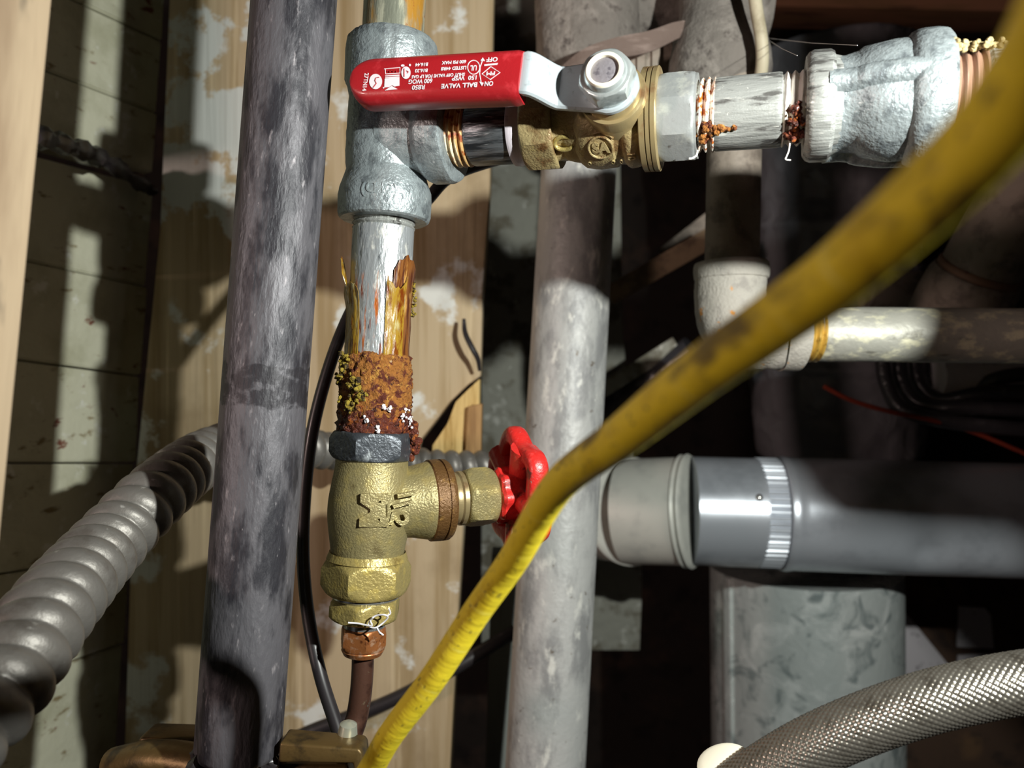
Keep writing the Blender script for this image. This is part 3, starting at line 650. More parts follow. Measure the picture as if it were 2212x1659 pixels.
# lower nipple with tape and rust
ln = thing('rusted_nipple', VM, 'vertical zinc pipe wrapped in torn amber tape and thick rust crust', 'pipe nipple')
a, b, c, d = vz(495), vz(770), vz(932), vz(462)
mb = MB(); mb.lathe([(a+.0002, .0104), (a, .0106), (vz(640), .0106), (vz(940), .0107)], 64); mb.build('pipe', 'zinc_rusty', ln)
mb = MB(); threads(mb, a-.0002, d+.004, .0105, .0018, amp=.0004); mb.build('thread', 'zinc_worn', ln)
mb = MB(); mb.lathe([(d-.0022, .0104), (d-.0018, .0111), (d+.001, .0112), (d+.003, .0108)], 56); mb.build('sealing_tape', 'tape_white', ln)
# torn tape flaps: curved strips standing off the pipe with ragged tips
def flap(a0, a1, y0, y1, r, tipy, curl, m='tape_amber', seed=0):
    mb = MB(); V = []; Fc = []; nu, nv_ = 14, 16
    for i in range(nu+1):
        t = i/nu; a = a0+(a1-a0)*t
        ztop = vz(y0) + (vz(tipy)-vz(y0))*(max(0, math.sin(PI*t))**.7*.6+.4*abs(nz(t*4+seed, seed, 0)))
        for j in range(nv_+1):
            w = j/nv_; z = vz(y1)+(ztop-vz(y1))*w
            rr = r + curl*max(0, w-.55)**2*4 + .0003*nz(t*6+seed, w*6, 1)
            V.append((rr*math.cos(a), rr*math.sin(a), z))
    m_ = nv_+1
    off = len(V)
    V += [Vector(v) - Vector((v[0], v[1], 0)).normalized()*.00022 for v in V]
    for i in range(nu):
        for j in range(nv_):
            q = (i*m_+j, (i+1)*m_+j, (i+1)*m_+j+1, i*m_+j+1); Fc.append(q); Fc.append(tuple(k+off for k in q[::-1]))
    rim = [i*m_ for i in range(nu+1)] + [nu*m_+j for j in range(1, m_)] + [i*m_+nv_ for i in range(nu-1, -1, -1)] + [j for j in range(nv_-1, 0, -1)]
    for i in range(len(rim)):
        p_, q_ = rim[i], rim[(i+1) % len(rim)]; Fc.append((q_, p_, p_+off, q_+off))
    mb.add(V, Fc); mb.build('tape_flap', m, ln)
s_ = 1 if (VM @ Vector((math.cos(ACAM+.5), math.sin(ACAM+.5), 0))).x > (VM @ Vector((math.cos(ACAM), math.sin(ACAM), 0))).x else -1
flap(ACAM-s_*1.75, ACAM-s_*1.05, 600, 790, .0112, 545, .0035, seed=1)
flap(ACAM-s_*1.25, ACAM-s_*.45, 640, 790, .0113, 610, .0015, seed=2)
flap(ACAM+s_*.35, ACAM+s_*1.0, 600, 790, .0113, 640, .0012, seed=3)
flap(ACAM+s_*.55, ACAM+s_*1.7, 590, 790, .0110, 545, .0008, 'tape_rusty', seed=4)
# rust crust
def crust(z, a, r): return .0011*nz(math.cos(a)*4+2, math.sin(a)*4, z*420, 5) + .0007*nz(math.cos(a)*11, math.sin(a)*11, z*1000, 3)
mb = MB(); mb.lathe([(vz(762), .0104)] + [(vz(y), .0118+.0006*min(1, (y-770)/60)) for y in range(770, 900, 5)] + [(vz(903), .0112)], 110, disp=crust); mb.build('rust_crust', 'rust', ln, sharp=180)
mb = MB(); mb.lathe([(vz(872), .0112)] + [(vz(y), .0124) for y in range(876, 934, 5)] + [(vz(938), .0115)], 110, disp=lambda z, a, r: crust(z, a+2, r)); mb.build('dark_rust_band', 'rust_dark', ln, sharp=180)
def vsurf(x, y, r):
    VI = VM.inverted(); d = (P(x, y, 1)-O); o = VI @ O; dd = VI.to_3x3() @ d
    A = dd.x**2+dd.y**2; B = 2*(o.x*dd.x+o.y*dd.y); Cc = o.x**2+o.y**2-r*r; D = B*B-4*A*Cc
    t = (-B-math.sqrt(D))/(2*A) if D > 0 else -B/(2*A)
    return o + dd*t
crumbs('yellow_crumbs', 'rust_yellow', ln, [(vsurf(752+random.uniform(-16, 30), y, .0125), (.0008, .0008, .0012)) for y in range(775, 880, 8)], .0004, .0011, 130)
crumbs('yellow_crumbs', 'rust_yellow', ln, [(vsurf(893, y, .0113), (.0004, .0004, .0012)) for y in range(620, 690, 12)], .0003, .0006, 30)
crumbs('white_crystals', 'crystals', ln, [(vsurf(x, y, .0130), (.0007, .0005, .0006)) for x, y in ((878, 888), (885, 905), (870, 900), (840, 884), (790, 905), (815, 925), (884, 915), (830, 880))], .0002, .0006, 90)
crumbs('rust_nugget', 'rust_dark', ln, [(vsurf(890, 940, .0135), (.0007, .0007, .0016)), (vsurf(893, 962, .0140), (.0007, .0007, .0016)), (vsurf(890, 925, .013), (.0008, .0008, .001))], .0006, .0016, 130)

# gate valve
gv = thing('gate_valve', VM, 'brass globe valve with red handwheel on the vertical line', 'gate valve')
rot6 = ACAM + s_*.32
mb = MB(); mb.nut(vz(992), vz(931), .0150, 6, rot=rot6-PI/6, ch=.1); mb.build('top_hex', 'hex_black', gv)
za, zb = vz(990), vz(1212)
prof = [(zb-.003, .0128), (zb+.001, .0131)] + [(zb+.002+(za-zb-.004)*t, .0130+.0009*math.sin(PI*t)-.0005*math.cos(2*PI*t)) for t in seq(0, 1, 24)] + [(za+.002, .0126)]
mb = MB(); mb.lathe(prof, 72); mb.build('body', 'brass', gv)
mb = MB(); mb.nut(vz(1281), vz(1203), .0156, 6, rot=rot6-PI/6, ch=.35); mb.lathe([(vz(1205), .0140), (vz(1190), .0131)], 48, cap=False); mb.build('bottom_hex', 'brass_bright', gv)
bw = Vector((math.cos(math.radians(22)), math.sin(math.radians(22)), .012)).normalized()
HC = vz(1090)
BMw = frame(VM @ Vector((0, 0, HC)), bw, (0, 0, 1)); BM = VM.inverted() @ BMw
def bz(x):
    k = (x-1106)/F; q = BMw.translation - O; return (k*q.y-q.x)/(bw.x-k*bw.y)
b0, b1, b2, b3, b4, b5 = [bz(q) for q in (880, 926, 966, 1000, 1064, 1076)]
prof = [(.002, .0120), (b0-.004, .0122), (b0+.001, .0126), (b0+.005, .0134), (b1, .0140), (b1+.0006, .0138)]
mb = MB(); mb.lathe(prof, 64, BM); mb.build('bonnet_neck', 'brass', gv)
mb = MB(); h = b2-b1; mb.lathe([(b1-.0005, .0138), (b1, .0145), (b1+h*.5, .0146), (b1+h*.52, .0141), (b1+h*.6, .0141), (b1+h*.62, .0146), (b2-.001, .0145), (b2, .0138), (b2, .008)], 64, BM); mb.build('bonnet_flange', 'bonnet_brown', gv)
mb = MB(); mb.lathe([(b2-.001, .0082), (b2+.001, .0092), (b2+.003, .0093), (b3-.0015, .0090), (b3-.001, .0082), (b3+.001, .0082)], 48, BM); mb.lathe([(b3-.003, .0089), (b3-.002, .0098), (b3-.0005, .0098), (b3, .0088)], 48, BM); mb.build('bonnet_thread', 'brass_machined', gv)
mb = MB(); mb.nut(b3, b4, .0112, 6, BM, rot=.15, ch=.15); mb.build('packing_nut', 'brass', gv)
mb = MB(); mb.lathe([(b4-.001, .0062), (b4+.001, .0062), (b4+.0012, .0045), (b5+.004, .0045)], 40, BM); mb.build('stem', 'brass_bright', gv)
# handwheel: lobed rim with five spokes and a wavy hub
hwl = bz(1118)
HWM = BM @ Matrix.Translation((0, 0, hwl))
def wheel():
    R = .0200; nl = 6; n = 120; rim = []
    # rim: cross-section swept round, radius waves to make finger lobes
    mb = MB(); V = []; Fc = []; m = 16
    for i in range(n):
        a = 2*PI*i/n; lob = .0020*math.cos(nl*a+.6)
        for j in range(m):
            t = 2*PI*j/m; rx = .0036*(abs(math.cos(t))**.7)*math.copysign(1, math.cos(t)); rzz = .0038*(abs(math.sin(t))**.7)*math.copysign(1, math.sin(t))
            r = R + lob + rx; V.append((r*math.cos(a), r*math.sin(a), rzz))
    for i in range(n):
        k = (i+1) % n
        for j in range(m):
            q = (j+1) % m; Fc.append((i*m+j, k*m+j, k*m+q, i*m+q))
    mb.add(V, Fc, HWM); w = mb.build('handwheel', 'red_paint', gv, sharp=60)
    mb = MB(); mb.lathe([(-.0090, .0036), (-.0090, .0086), (-.0080, .0098), (-.0024, .0102), (.001, .0092), (.003, .0070), (.003, .002)], 72, HWM, disp=lambda z, a, r: .0007*math.cos(8*a)); mb.build('hub', 'red_paint', w)
    for i in range(5):
        a = 2*PI*i/5+.5; mb = MB()
        mb.tube([Vector((r*math.cos(a), r*math.sin(a), -.0016+.001*(r/R))) for r in (.004, .010, .015, .020)], lambda t: .0032+.0024*t, 14, HWM); mb.build('spoke', 'red_paint', w)
    mb = MB(); web_ = []
    return w
wheel()
# cast marks on the body
mb = MB()
def vwrap(v, f, x, y, turn, k=1.0):
    c = vsurf(x, y, .0143); a0 = math.atan2(c.y, c.x); vv = []
    for q in v:
        X, Y = q.x*math.cos(turn)-q.y*math.sin(turn), q.x*math.sin(turn)+q.y*math.cos(turn)
        a = a0 + s_*X/.0143; r = .01435 + q.z*k; vv.append((r*math.cos(a), r*math.sin(a), c.z + Y))
    mb.add(vv, f)
v, f = text_mesh('M', .0150, .0012, bold=.0007); v = [Vector((q.x*1.0, q.y*.78, q.z)) for q in v]; vwrap(v, f, 806, 1102, -PI/2)
def vpoly(pts, r=.01425):
    out = []
    for x, y in pts: out.append(Vector(vsurf(x, y, r)))
    mb.tube([p for p in out] + [out[0]], .00042, 8)
vpoly([(836, 1068), (820, 1100), (837, 1134)], .0146)
mb.build('cast_logo', 'brass', gv)
mb = MB()
for ch, x, y, t in (('1', 876, 1068, -1.45), ('/', 868, 1090, -1.1), ('2', 860, 1122, -1.8)):
    v, f = text_mesh(ch, .0085, .0006, bold=.0003)
    p = vsurf(min(x, 872), y, .0137)
    # lies on the bulging neck: flat plate facing the camera side, a little proud
    loc = VM.inverted() @ (P(x, y, (VM @ Vector(p)).y - O.y - .0014 - (.0026 if x > 862 else .0008)))
    tang = VM.to_3x3().inverted() @ Vector((.9, .38, 0)).normalized(); nrm_ = tang.cross(Vector((0, 0, 1)))
    if nrm_.dot(CAMX) < 0: nrm_ = -nrm_
    for_v = []
    for q in v:
        X, Y = q.x*math.cos(t)-q.y*math.sin(t), q.x*math.sin(t)+q.y*math.cos(t); for_v.append(loc + tang*X + Vector((0, 0, Y)) + nrm_*q.z)
    mb.add(for_v, f)
mb.build('cast_size', 'brass', gv)
# bushing, flare nut, copper tube
bu = thing('brass_bushing', VM, 'yellow brass hex bushing screwed under the globe valve', 'bushing')
mb = MB(); mb.lathe([(vz(1279), .0100), (vz(1280), .0116), (vz(1286), .0117), (vz(1292), .0108)], 48); mb.build('shoulder', 'steel_silver', bu)
mb = MB(); mb.nut(vz(1337), vz(1288), .0128, 6, rot=rot6-PI/6+.22, ch=.5); mb.build('hex', 'brass_bright', bu)
fn = thing('flare_nut', VM, 'coppery flare nut on top of the thin copper tube', 'nut')
mb = MB(); mb.lathe([(vz(1334), .0068), (vz(1340), .0072), (vz(1352), .0072), (vz(1356), .0062)], 48); mb.build('collar', 'steel_silver', fn)
mb = MB(); mb.nut(vz(1402), vz(1350), .0084, 6, rot=rot6-PI/6+.5, ch=.3); mb.lathe([(vz(1416), .0052), (vz(1412), .0066), (vz(1402), .0074), (vz(1398), .007)], 40); mb.build('hex', 'copper', fn)
mb = MB(); mb.tube(spline([P(784, 1405, .267), P(783, 1450, .2668), P(779, 1500, .2665), P(771, 1548, .266), P(757, 1590, .264), P(738, 1640, .262), P(715, 1720, .258)], 60), .0038, 28)
one('copper_tube', mb, 'copper_dark', None, 'thin dark copper tube with green patina below the flare nut', 'copper tube')
mb = MB(); VI = VM.inverted()
for pts in ([(752, 1345), (775, 1347), (803, 1352), (800, 1340), (812, 1330), (830, 1328), (838, 1333), (828, 1345), (812, 1356), (799, 1354), (797, 1345), (806, 1334)], [(814, 1356), (822, 1370), (820, 1366), (828, 1372)], [(833, 1332), (843, 1325), (840, 1315)]):
    mb.tube(spline([P(x, y, .2535+.0006*math.sin(i*2.1)) for i, (x, y) in enumerate(pts)], 50), .0003, 6)
one('tape_shred', mb, 'thread_string', None, 'loose white shred of thread tape hanging at the flare nut', 'tape shred')

# ------------------------------------------------------------------ neighbouring pipes
def straight(name, p0, p1, r, m, label, cat, n=48, k=40, disp=None):
    z = (p1-p0); L_ = z.length; mb = MB(); mb.lathe([(L_*i/k, r) for i in range(k+1)], n, disp=disp)
    return one(name, mb, m, frame(p0, z, (0, -1, 0)), label, cat)
def endbreak(z, a, r): return -.002*max(0, 1-z/.012)*max(0, nz(math.cos(a)*2, math.sin(a)*2, z*120))
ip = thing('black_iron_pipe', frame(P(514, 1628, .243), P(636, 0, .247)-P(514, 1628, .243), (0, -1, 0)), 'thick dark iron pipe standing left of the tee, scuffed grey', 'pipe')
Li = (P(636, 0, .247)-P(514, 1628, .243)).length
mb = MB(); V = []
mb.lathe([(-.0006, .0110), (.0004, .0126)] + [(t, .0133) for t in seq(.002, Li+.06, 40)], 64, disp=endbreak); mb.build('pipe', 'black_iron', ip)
crumbs('charred_end', 'black_cable', ip, [((.005*math.cos(t), .009*math.sin(t), -.001), (.002, .002, .0012)) for t in seq(0, 6.28, 9)], .0012, .003, 40)
straight('grey_riser_pipe', P(1172, 1760, .405), P(1262, 150, .44), .0212, 'galv_dull', 'thick dull galvanized riser pipe behind the red handwheel', 'pipe')
# wrapped upper fittings
wf = thing('wrapped_duct', frame(P(1268, 130, .44), Vector((0, 0, 1)), (0, -1, 0)), 'dusty wrapped fitting above the brass ball valve', 'duct')
mb = MB(); mb.lathe([(-.012, .0215), (-.006, .0265)] + [(t, .0285+.0012*math.sin(t*60)) for t in seq(.0, .09, 20)], 56, disp=lambda z, a, r: .0012*nz(math.cos(a)*2, math.sin(a)*2, z*40)); mb.build('sleeve', 'dusty', wf)
bp = frame(P(1430, 10, .45), Vector((1, -.05, -.02)), (0, 0, 1)); W2 = wf.matrix_basis.inverted() @ bp
mb = MB(); mb.lathe([(-.05, .022), (-.02, .023), (.02, .024), (.03, .024), (.06, .022)], 56, W2, disp=lambda z, a, r: .001*nz(math.cos(a)*2, math.sin(a)*2, z*40)); mb.build('branch_sleeve', 'dusty', wf)
dc = thing('dusty_elbow', frame(P(1556, 175, .40), Vector((-.03, 0, 1)), (0, -1, 0)), 'dusty grey flared elbow above the wrench-marked nipple', 'pipe elbow')
mb = MB(); mb.lathe([(-.012, .0150), (-.004, .0240), (.004, .0262), (.012, .0256), (.026, .0225), (.03, .0215), (.034, .0200), (.060, .0195), (.1, .0195)], 56, disp=lambda z, a, r: .0008*nz(math.cos(a)*2, math.sin(a)*2, z*50)); mb.build('hood', 'dusty', dc)
mb = MB(); threads(mb, -.012, .020, .0085, .004, wf.matrix_basis.inverted().__class__.Translation((0, 0, 0)), amp=.001) if False else None
dt = thing('dusty_threaded_fitting', frame(P(1400, 150, .43), Vector((1, -.1, 0)), (0, -1, 0)), 'dusty ringed coupling half hidden behind the brass flange', 'pipe coupling')
mb = MB(); mb.lathe([(-.02, .014), (-.008, .014), (-.007, .0165), (-.003, .0165), (-.002, .0145), (0, .0145), (.001, .0168), (.005, .0168), (.006, .0145), (.012, .0145)], 48); mb.build('rings', 'old_steel', dt)
mb = MB(); pts = spline([P(1215, 150, .395), P(1260, 122, .39), P(1320, 105, .388), P(1400, 90, .388), P(1460, 66, .39), P(1515, 50, .395)], 40)
V = []; Fc = []
for i, p in enumerate(pts):
    t = i/40; w = .0052*math.sin(PI*(.06+.9*t))**.6; tw = .5*math.sin(t*5); d_ = Vector((.35*math.sin(tw), -.35, .9)).normalized()
    V += [p-d_*w, p-d_*w*.3+Vector((0, -.001, 0)), p+d_*w*.4+Vector((0, -.0004, 0)), p+d_*w]
    V += [q+Vector((0, .0007, 0)) for q in V[-4:]]
for i in range(40):
    a = i*8; b = a+8
    for j in range(3): Fc += [(a+j, a+j+1, b+j+1, b+j), (a+4+j+1, a+4+j, b+4+j, b+4+j+1)]
    Fc += [(a+4, a, b, b+4), (a+3, a+7, b+7, b+3)]
mb.add(V, Fc); one('torn_wrap_strip', mb, 'torn_wrap', None, 'brown torn strip of wrapping hanging over the dusty fittings', 'tape strip')
# second riser with elbow and run to the right
e0 = P(1590, 100, .392); e1 = P(1580, 620, .385)
straight('thin_riser_pipe', e1, e0, .0134, 'old_steel', 'thin brownish riser pipe dropping into the pale elbow', 'pipe')
el = thing('pale_elbow', Matrix.Translation(P(1580, 660, .385)), 'pale grey cast elbow partly behind the yellow hose', 'pipe elbow')
c0 = el.matrix_basis.translation
path = [P(1579, 590, .385), P(1577, 640, .385), P(1584, 690, .384), P(1612, 718, .382), P(1660, 722, .380), P(1688, 722, .379)]
mb = MB(); mb.tube([p-c0 for p in spline(path, 40)], .0175, 40, prof=lambda S, a: .0004*nz(S*300, math.cos(a)*4, math.sin(a)*4)); mb.build('bend', 'elbow_grey', el)
mb = MB(); mb.tube([p-c0 for p in spline([P(1580, 566, .385), P(1580, 572, .385), P(1579, 600, .385), P(1579, 606, .385)], 12)], lambda t: .0168+.0018*math.sin(PI*min(1, max(0, t)))**.3, 40); mb.build('collar', 'elbow_grey', el)
mb = MB(); mb.tube([p-c0 for p in spline([P(1684, 722, .379), P(1690, 722, .379), P(1715, 722, .378), P(1720, 722, .378)], 12)], .0182, 40); mb.build('end_collar', 'elbow_grey', el)
hp = thing('lime_crusted_pipe', frame(P(1712, 721, .378), P(2300, 727, .372)-P(1712, 721, .378), (0, 0, 1)), 'horizontal lime-crusted steel pipe running right from the pale elbow', 'pipe')
mb = MB(); threads(mb, 0, .0125, .0132, .003, amp=.0008); mb.build('thread', 'thread_gold', hp)
mb = MB(); mb.lathe([(.011, .0128), (.0125, .0134), (.08, .0134), (.2, .0134)], 48); mb.build('pipe', 'pipe_limed', hp)
# slanting pipe with coupling at the right
sp = thing('slanting_pipe', frame(P(2085, 640, .47), P(2230, 380, .43)-P(2085, 640, .47), (0, -1, 0)), 'dark slanting pipe with coupling at the right edge', 'pipe')
mb = MB(); mb.lathe([(.018, .0195), (.02, .0225), (.2, .0225)], 48); mb.build('pipe', 'old_steel', sp)
mb = MB(); mb.lathe([(-.028, .022), (-.022, .026), (-.004, .027), (.010, .0265), (.015, .0245), (.016, .021)], 48, disp=lambda z, a, r: .0006*nz(math.cos(a)*3, math.sin(a)*3, z*80)); mb.build('coupling', 'old_steel', sp)
mb = MB(); mb.lathe([(.015, .0215), (.0155, .0236), (.018, .0240), (.0195, .0232), (.020, .021)], 48); mb.build('seal_ring', 'brown_seal', sp)
straight('back_pipe', P(1870, 626, .55), P(2150, 640, .55), .0150, 'old_steel', 'short pinkish pipe crossing behind the slanting coupling', 'pipe')
straight('capped_stub', P(2022, 815, .56), P(2330, 822, .56), .0145, 'off_white', 'pale grey stub pipe below the lime-crusted pipe', 'pipe')
# black plastic duct
def folds(z, a, r):
    f = 0
    for zc, h_, w_ in ((.098, .0035, .004), (.118, -.002, .005), (.060, .003, .003), (-.02, .003, .004)): f += h_*math.exp(-((z-zc+.006*math.sin(a+1))/w_)**2)
    return f + .0035*nz(math.cos(a)*1.4, math.sin(a)*1.4, z*18) + .0012*nz(math.cos(a)*5, math.sin(a)*5, z*50)
db = P(1812, 975, .68)
mb = MB(); mb.lathe([(t, .068+.006*math.sin(t*20)) for t in seq(0, .34, 120)], 96, disp=lambda z, a, r: folds(z-.1, a, r))
one('black_plastic_duct', mb, 'black_plastic_lit', frame(db, P(1795, 280, .66)-db, (0, -1, 0)), 'wide black plastic wrapped duct behind the coupling and yellow hose', 'duct', sharp=180)
mb = MB()
for i in range(4):
    mb = MB(); mb.tube(spline([P(1905+i*36, 770, .56+i*.004), P(1915+i*36, 830, .555+i*.004), P(1950+i*42, 884-i*10, .545+i*.004), P(2060+i*34, 912-i*32, .53+i*.004), P(2240+i*10, 930-i*42, .52+i*.004)], 40), .0052, 14)
    one('ribbed_hose', mb, 'black_plastic', None, ['leftmost and lowest black ribbed tube under the lime-crusted pipe', 'second black tube from the left under the lime-crusted pipe', 'third black tube from the left under the lime-crusted pipe', 'rightmost and highest black tube under the lime-crusted pipe'][i], 'tube')
# laths
def bar(name, p0, p1, w, th, m, label, cat, bev=.0006):
    z = p1-p0; mb = MB(); mb.box((0, 0, z.length/2), (th, w, z.length), None, bev)
    return one(name, mb, m, frame(p0, z, (0, -1, 0)), label, cat)
bar('wood_lath', P(1315, 640, .62), P(1540, 510, .60), .016, .006, 'lath_wood', 'brown wooden lath slanting behind the thin riser pipe', 'lath')
bar('grey_lath', P(1430, 555, .66), P(1560, 455, .64), .014, .005, 'old_steel', 'dull grey strip slanting above the brown wooden lath', 'strip')
bar('pale_lath', P(1290, 850, .62), P(1462, 742, .60), .012, .005, 'plaster', 'pale slanting strip left of the pale elbow', 'strip')
straight('slanting_conduit', P(1300, 905, .64), P(1500, 760, .60), .014, 'black_plastic', 'dark slanting conduit below the pale strip', 'conduit')

# ------------------------------------------------------------------ aluminium vent
VD = .55
va = P(2330, 1128, VD-.02); vb = P(1505, 1103, VD)
vent = thing('aluminium_vent_pipe', frame(vb, va-vb, (0, -1, 0)), 'shiny aluminium vent pipe with crimped joint and elbow', 'vent pipe')
vi = vent.matrix_basis.inverted()
zc = (P(1668, 1108, VD)-vb).length
mb = MB(); mb.lathe([(-.004, .0384), (0, .0384), (zc-.014, .0384), (zc-.012, .0386)], 72); mb.build('straight_section', 'aluminium', vent)
mb = MB(); mb.lathe([(zc-.013+i*.0012, .0386) for i in range(13)], 280, disp=lambda z, a, r: .0011*(math.cos(56*a)**2)-.0007); mb.build('crimp', 'aluminium', vent)
mb = MB(); mb.lathe([(zc+.002, .0380), (zc+.003, .0396), (zc+.006, .0404), (zc+.009, .0400), (zc+.011, .0396)] + [(t, .0396) for t in seq(zc+.014, zc+.26, 50)], 72,
    disp=lambda z, a, r: -.004*math.exp(-((z-zc-.088)/.012)**2)*math.exp(-((math.atan2(math.sin(a-DA), math.cos(a-DA)))/.35)**2) if True else 0) if False else None
cv = vi.to_3x3() @ Vector((0, -1, -.45)); DA = math.atan2(cv.y, cv.x)
mb = MB(); mb.lathe([(zc+.002, .0380), (zc+.003, .0396), (zc+.006, .0404), (zc+.009, .0400), (zc+.011, .0396)] + [(t, .0396) for t in seq(zc+.014, zc+.26, 60)], 96,
    disp=lambda z, a, r: -.004*math.exp(-((z-zc-.090)/.010)**2)*math.exp(-(math.atan2(math.sin(a-DA), math.cos(a-DA))/.35)**2))
mb.build('long_section', 'aluminium', vent)
# elbow: gores turning back and up behind the riser
def gore(name, p0, p1, r0, m, bead=True):
    z = p1-p0; L_ = z.length; mb = MB(); pr = [(0, r0), (L_, r0)]
    if bead: pr = [(-.001, r0-.001), (0, r0+.0012), (.0015, r0+.0022), (.003, r0+.0012), (.0036, r0+.0004), (.0045, r0+.0014), (.006, r0+.0018), (.0072, r0+.0002)] + [(t, r0) for t in seq(.009, L_, 6)]
    mb.lathe(pr, 72, vi @ frame(p0, z, (0, -1, 0))); return mb.build(name, m, vent)
g0 = P(1484, 1103, VD); g1 = P(1352, 1104, VD+.022); g2 = P(1265, 1102, VD+.075)
gore('elbow_section', g0 + (vb-va).normalized()*-.004, g1, .0386, 'aluminium_matte')
gore('elbow_section', g1 + (g0-g1).normalized()*.006, g2, .0380, 'aluminium_matte')
mb = MB(); sc = vi @ (P(1640, 1075, VD-.0375)); mb.lathe([(-.001, .0024), (.001, .0024), (.0018, .0015), (.002, .0004)], 16, Matrix.Translation(sc) @ frame(Vector((0, 0, 0)), vi.to_3x3() @ Vector((-.1, -1, .3))).to_4x4()); mb.build('screw_head', 'steel_silver', vent)
# galvanized duct below
gd0 = P(1742, 1900, .665); gd1 = P(1735, 1225, .665)
dt2 = thing('galvanized_duct', frame(gd0, gd1-gd0, (0, -1, 0)), 'wide spangled galvanized duct under the aluminium vent', 'duct')
Lg = (gd1-gd0).length
mb = MB(); mb.lathe([(0, .0785), (Lg, .0785)], 96, cap=True); mb.build('pipe', 'spangle', dt2)
mb = MB(); cl = dt2.matrix_basis.to_3x3().inverted() @ Vector((-.93, -.37, 0)); aa = math.atan2(cl.y, cl.x)
mb.box((.0792*math.cos(aa), .0792*math.sin(aa), Lg/2), (.003, .009, Lg*.998), None, .0008)
mb2 = MB(); Rz = Matrix.Rotation(aa, 4, 'Z'); mb2.box((.0792, 0, Lg/2), (.003, .009, Lg*.998), Rz, .0008); mb2.build('seam', 'spangle', dt2)

# ------------------------------------------------------------------ hoses, conduits and cables
# yellow hose
hose_px = [(760, 1730, 0.2052), (805, 1655, 0.1958), (846, 1584, 0.1886), (933, 1469, 0.18), (1028, 1324, 0.1714), (1109, 1209, 0.162), (1204, 1052, 0.144), (1350, 938, 0.1152), (1519, 803, 0.095), (1684, 686, 0.0835), (1830, 578, 0.0749), (2090, 341, 0.0626), (2237, 150, 0.0562), (2330, -20, 0.0511), (2400, -200, 0.0475)]
mb = MB(); mb.tube(spline([P(*q) for q in hose_px], 260), .00325, 40)
one('yellow_hose', mb, 'yellow_hose', None, 'grimy yellow rubber hose crossing diagonally in front of everything', 'hose')
# braided hose
bp_ = spline([P(1480, 1790, .222), P(1640, 1680, .216), P(1780, 1600, .212), P(1960, 1530, .208), P(2130, 1487, .205), P(2300, 1462, .202), P(2480, 1450, .20)], 620)
def braid(S, a):
    k = 2*PI/.0040; A = 14*a + k*S; B = 14*a - k*S
    return .00034*(abs(math.sin(A))*abs(math.sin(B)))**.6
mb = MB(); mb.tube(bp_, .0077, 224, prof=braid)
bh = thing('braided_hose', Matrix.Translation(bp_[0]), 'stainless steel braided hose curving across the lower right corner', 'hose')
o = mb.build('braid', 'steel_braid', bh, Matrix.Translation(-bp_[0]), sharp=180)
mb = MB(); mb.lathe([(-.012, .0040), (-.012, .0075), (-.010, .0084), (.0, .0086), (.004, .0080), (.005, .006)], 32)
one('white_cap', mb, 'nylon', frame(P(1572, 1672, .225), (-.3, -.2, .9)), 'small white plastic cap at the bottom edge beside braided hose', 'cap')
# armoured conduit on the left
ap = [P(-160, 1660, .165), P(0, 1478, .186), P(110, 1320, .212), P(230, 1180, .25), P(345, 1062, .280), P(450, 985, .328), P(560, 958, .362), P(690, 972, .405), P(800, 985, .432), P(900, 1000, .445), P(980, 1006, .445), P(1080, 1005, .448), P(1150, 998, .470)]
cpts = spline(ap, 900)
def rib(S, a):
    ph = (S/.0086 - a/(2*PI)) % 1.0
    return .0023*(math.sin(PI*ph)**.8) - .0010
mb = MB(); mb.tube(cpts, lambda t: .0108 if t < .5 else .0108-.0030*min(1, (t-.5)/.25), 40, prof=rib)
one('armoured_conduit', mb, 'conduit', None, 'spiral armoured flexible conduit from lower left passing behind the pipes', 'conduit', sharp=180)
mb = MB(); mb.tube(spline([P(1120, 330, .300), P(985, 375, .300), P(925, 430, .300), P(840, 540, .296), P(765, 660, .292), P(712, 790, .288), P(672, 950, .286), P(655, 1140, .284), P(662, 1300, .280), P(690, 1450, .274), P(735, 1592, .264), P(760, 1680, .258)], 160), .0024, 18)
one('black_cable', mb, 'black_cable', None, 'thin black cable bowing between the iron pipe and the valve', 'cable')
mb = MB(); mb.tube(spline([P(560, 1640, .455), P(660, 1585, .455), P(830, 1520, .458), P(960, 1455, .462), P(1060, 1395, .47), P(1150, 1345, .49)], 80), .0042, 14)
one('low_black_cable', mb, 'black_cable', None, 'black cable lying against the board near the bottom', 'cable')
mb = MB(); mb.tube(spline([P(1624, -60, .362), P(1634, 20, .362), P(1644, 80, .363), P(1647, 128, .366), P(1642, 175, .372)], 40), .0030, 16)
one('beige_cable', mb, 'beige_cable', None, 'beige cable hanging at the top beside the dusty elbow', 'cable')
mb = MB(); mb.tube(spline([P(1780, 835, .53), P(1840, 865, .53), P(1925, 890, .53), P(2030, 912, .53), P(2120, 940, .53), P(2250, 995, .53)], 60), .0016, 10)
one('red_wire', mb, 'red_wire', None, 'thin dull red wire running behind the lime-crusted pipe', 'wire')
for i, (p, q, lb) in enumerate((((1655, 82), (1852, 98), 'upper strand of spider web left of the coupling'), ((1656, 84), (1722, 120), 'lower strand of spider web left of the coupling'))):
    mb = MB(); mb.tube([P(*p, .40), P((p[0]+q[0])/2, (p[1]+q[1])/2+3, .31), P(*q, .226)], .00012, 6); one('spider_web_strand', mb, 'web', None, lb, 'spider web')
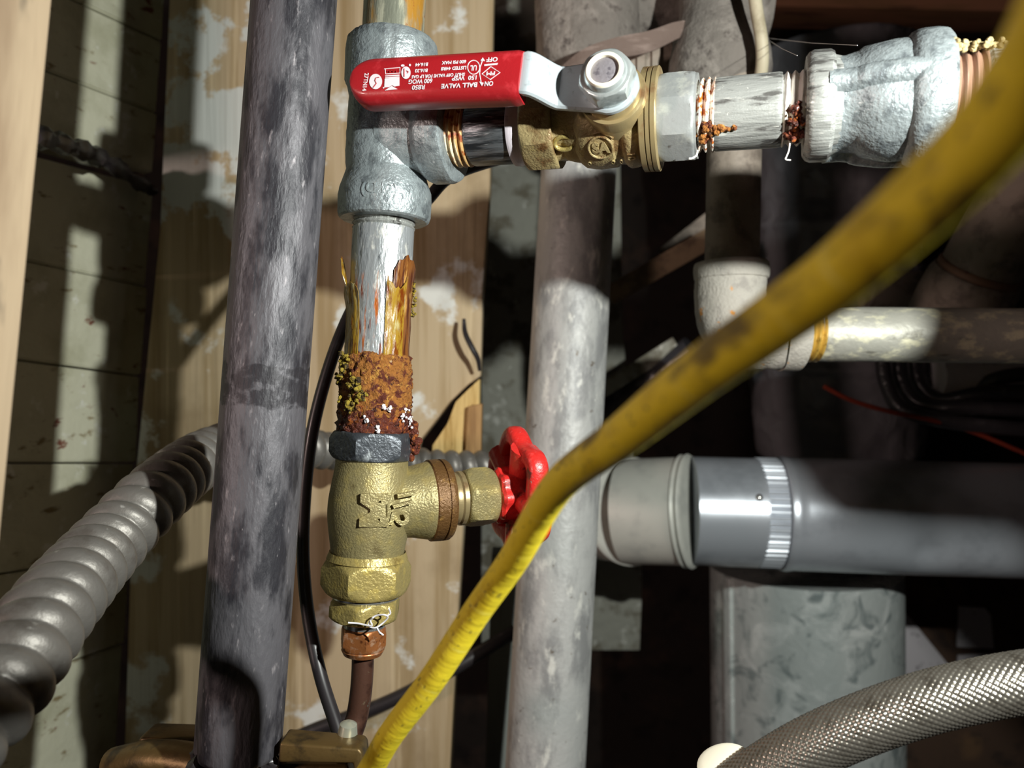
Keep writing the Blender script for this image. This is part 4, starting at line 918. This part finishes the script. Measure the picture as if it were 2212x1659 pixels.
# twig stuck at the board edge
mb = MB(); mb.tube(spline([P(1002, 690, .466), P(1005, 720, .462), P(1020, 752, .460), P(1032, 775, .462), P(1036, 800, .466)], 24), lambda t: .0011+.0006*math.sin(PI*t), 10)
one('wire_stub', mb, 'black_cable', None, 'short dark wire stub curling off the board edge', 'wire')

# ------------------------------------------------------------------ bracket and screw, lower left
bk = thing('pipe_bracket', Matrix.Translation(P(560, 1640, .25)), 'dull brassy metal bracket under the iron pipe at the bottom edge', 'bracket')
bo = bk.matrix_basis.translation
def px_slab(name, out, d, th, m, parent, bev=.0008):
    o0 = parent.matrix_basis.translation; pts = [((x-1106)/F*d, (829.5-y)/F*d) for x, y in out]
    mb = MB(); mb.slab(pts, 0, th, Matrix.Translation(O + Vector((0, d, 0)) - o0) @ Matrix(((1, 0, 0, 0), (0, 0, 1, 0), (0, 1, 0, 0), (0, 0, 0, 1))), bev, 3); return mb.build(name, m, parent)
px_slab('right_plate', [(604, 1604), (776, 1618), (783, 1628), (790, 1720), (770, 1720), (762, 1650), (600, 1648)], .236, .010, 'bracket', bk, .0012)
px_slab('lower_lip', [(590, 1652), (752, 1654), (758, 1720), (590, 1720)], .243, .012, 'bracket', bk, .0012)
px_slab('left_plate', [(300, 1592), (428, 1596), (430, 1640), (286, 1634)], .262, .012, 'bracket', bk, .0015)
mb = MB(); mb.tube([p-bo for p in spline([P(250, 1655, .262), P(330, 1640, .255), P(430, 1652, .250), P(520, 1690, .245), P(600, 1740, .243)], 40)], .0062, 24); mb.build('strap', 'bracket', bk)
mb = MB(); mb.lathe([(-.004, .0026), (0, .0030), (.004, .0031), (.0075, .0027), (.0085, .0012)], 28, disp=lambda z, a, r: .0001*math.sin(z*5000))
one('bolt', mb, 'screw', frame(P(748, 1612, .246), (.12, -.1, 1)), 'small shiny bolt standing on the bracket by the copper tube', 'bolt')

# wooden post at the left edge
pw = [P(40, -120, .152), P(-26, 900, .150)]
bar('wooden_post', P(-221, 1700, .147), P(-34, -140, .156), .018, .02, 'post_wood', 'blurred weathered wooden post at the left picture edge', 'post', .0015)

# added unseen blocker, outline shaped to shade the right-hand half of the flashlight beam
mb = MB(); mb.slab([(.1845, .30), (.1845, .068), (.1798, .0535), (.181, .047), (.1849, .0425), (.197, .0412), (.209, .0405), (.217, .0315), (.24, .006), (.42, -.05), (.42, .30)], 0, .012, Matrix.Translation(O + Vector((0, .12, 0))) @ Matrix(((1, 0, 0, 0), (0, 0, 1, 0), (0, 1, 0, 0), (0, 0, 0, 1))), .001)
struct('beam_blocker', mb, 'joist_wood')
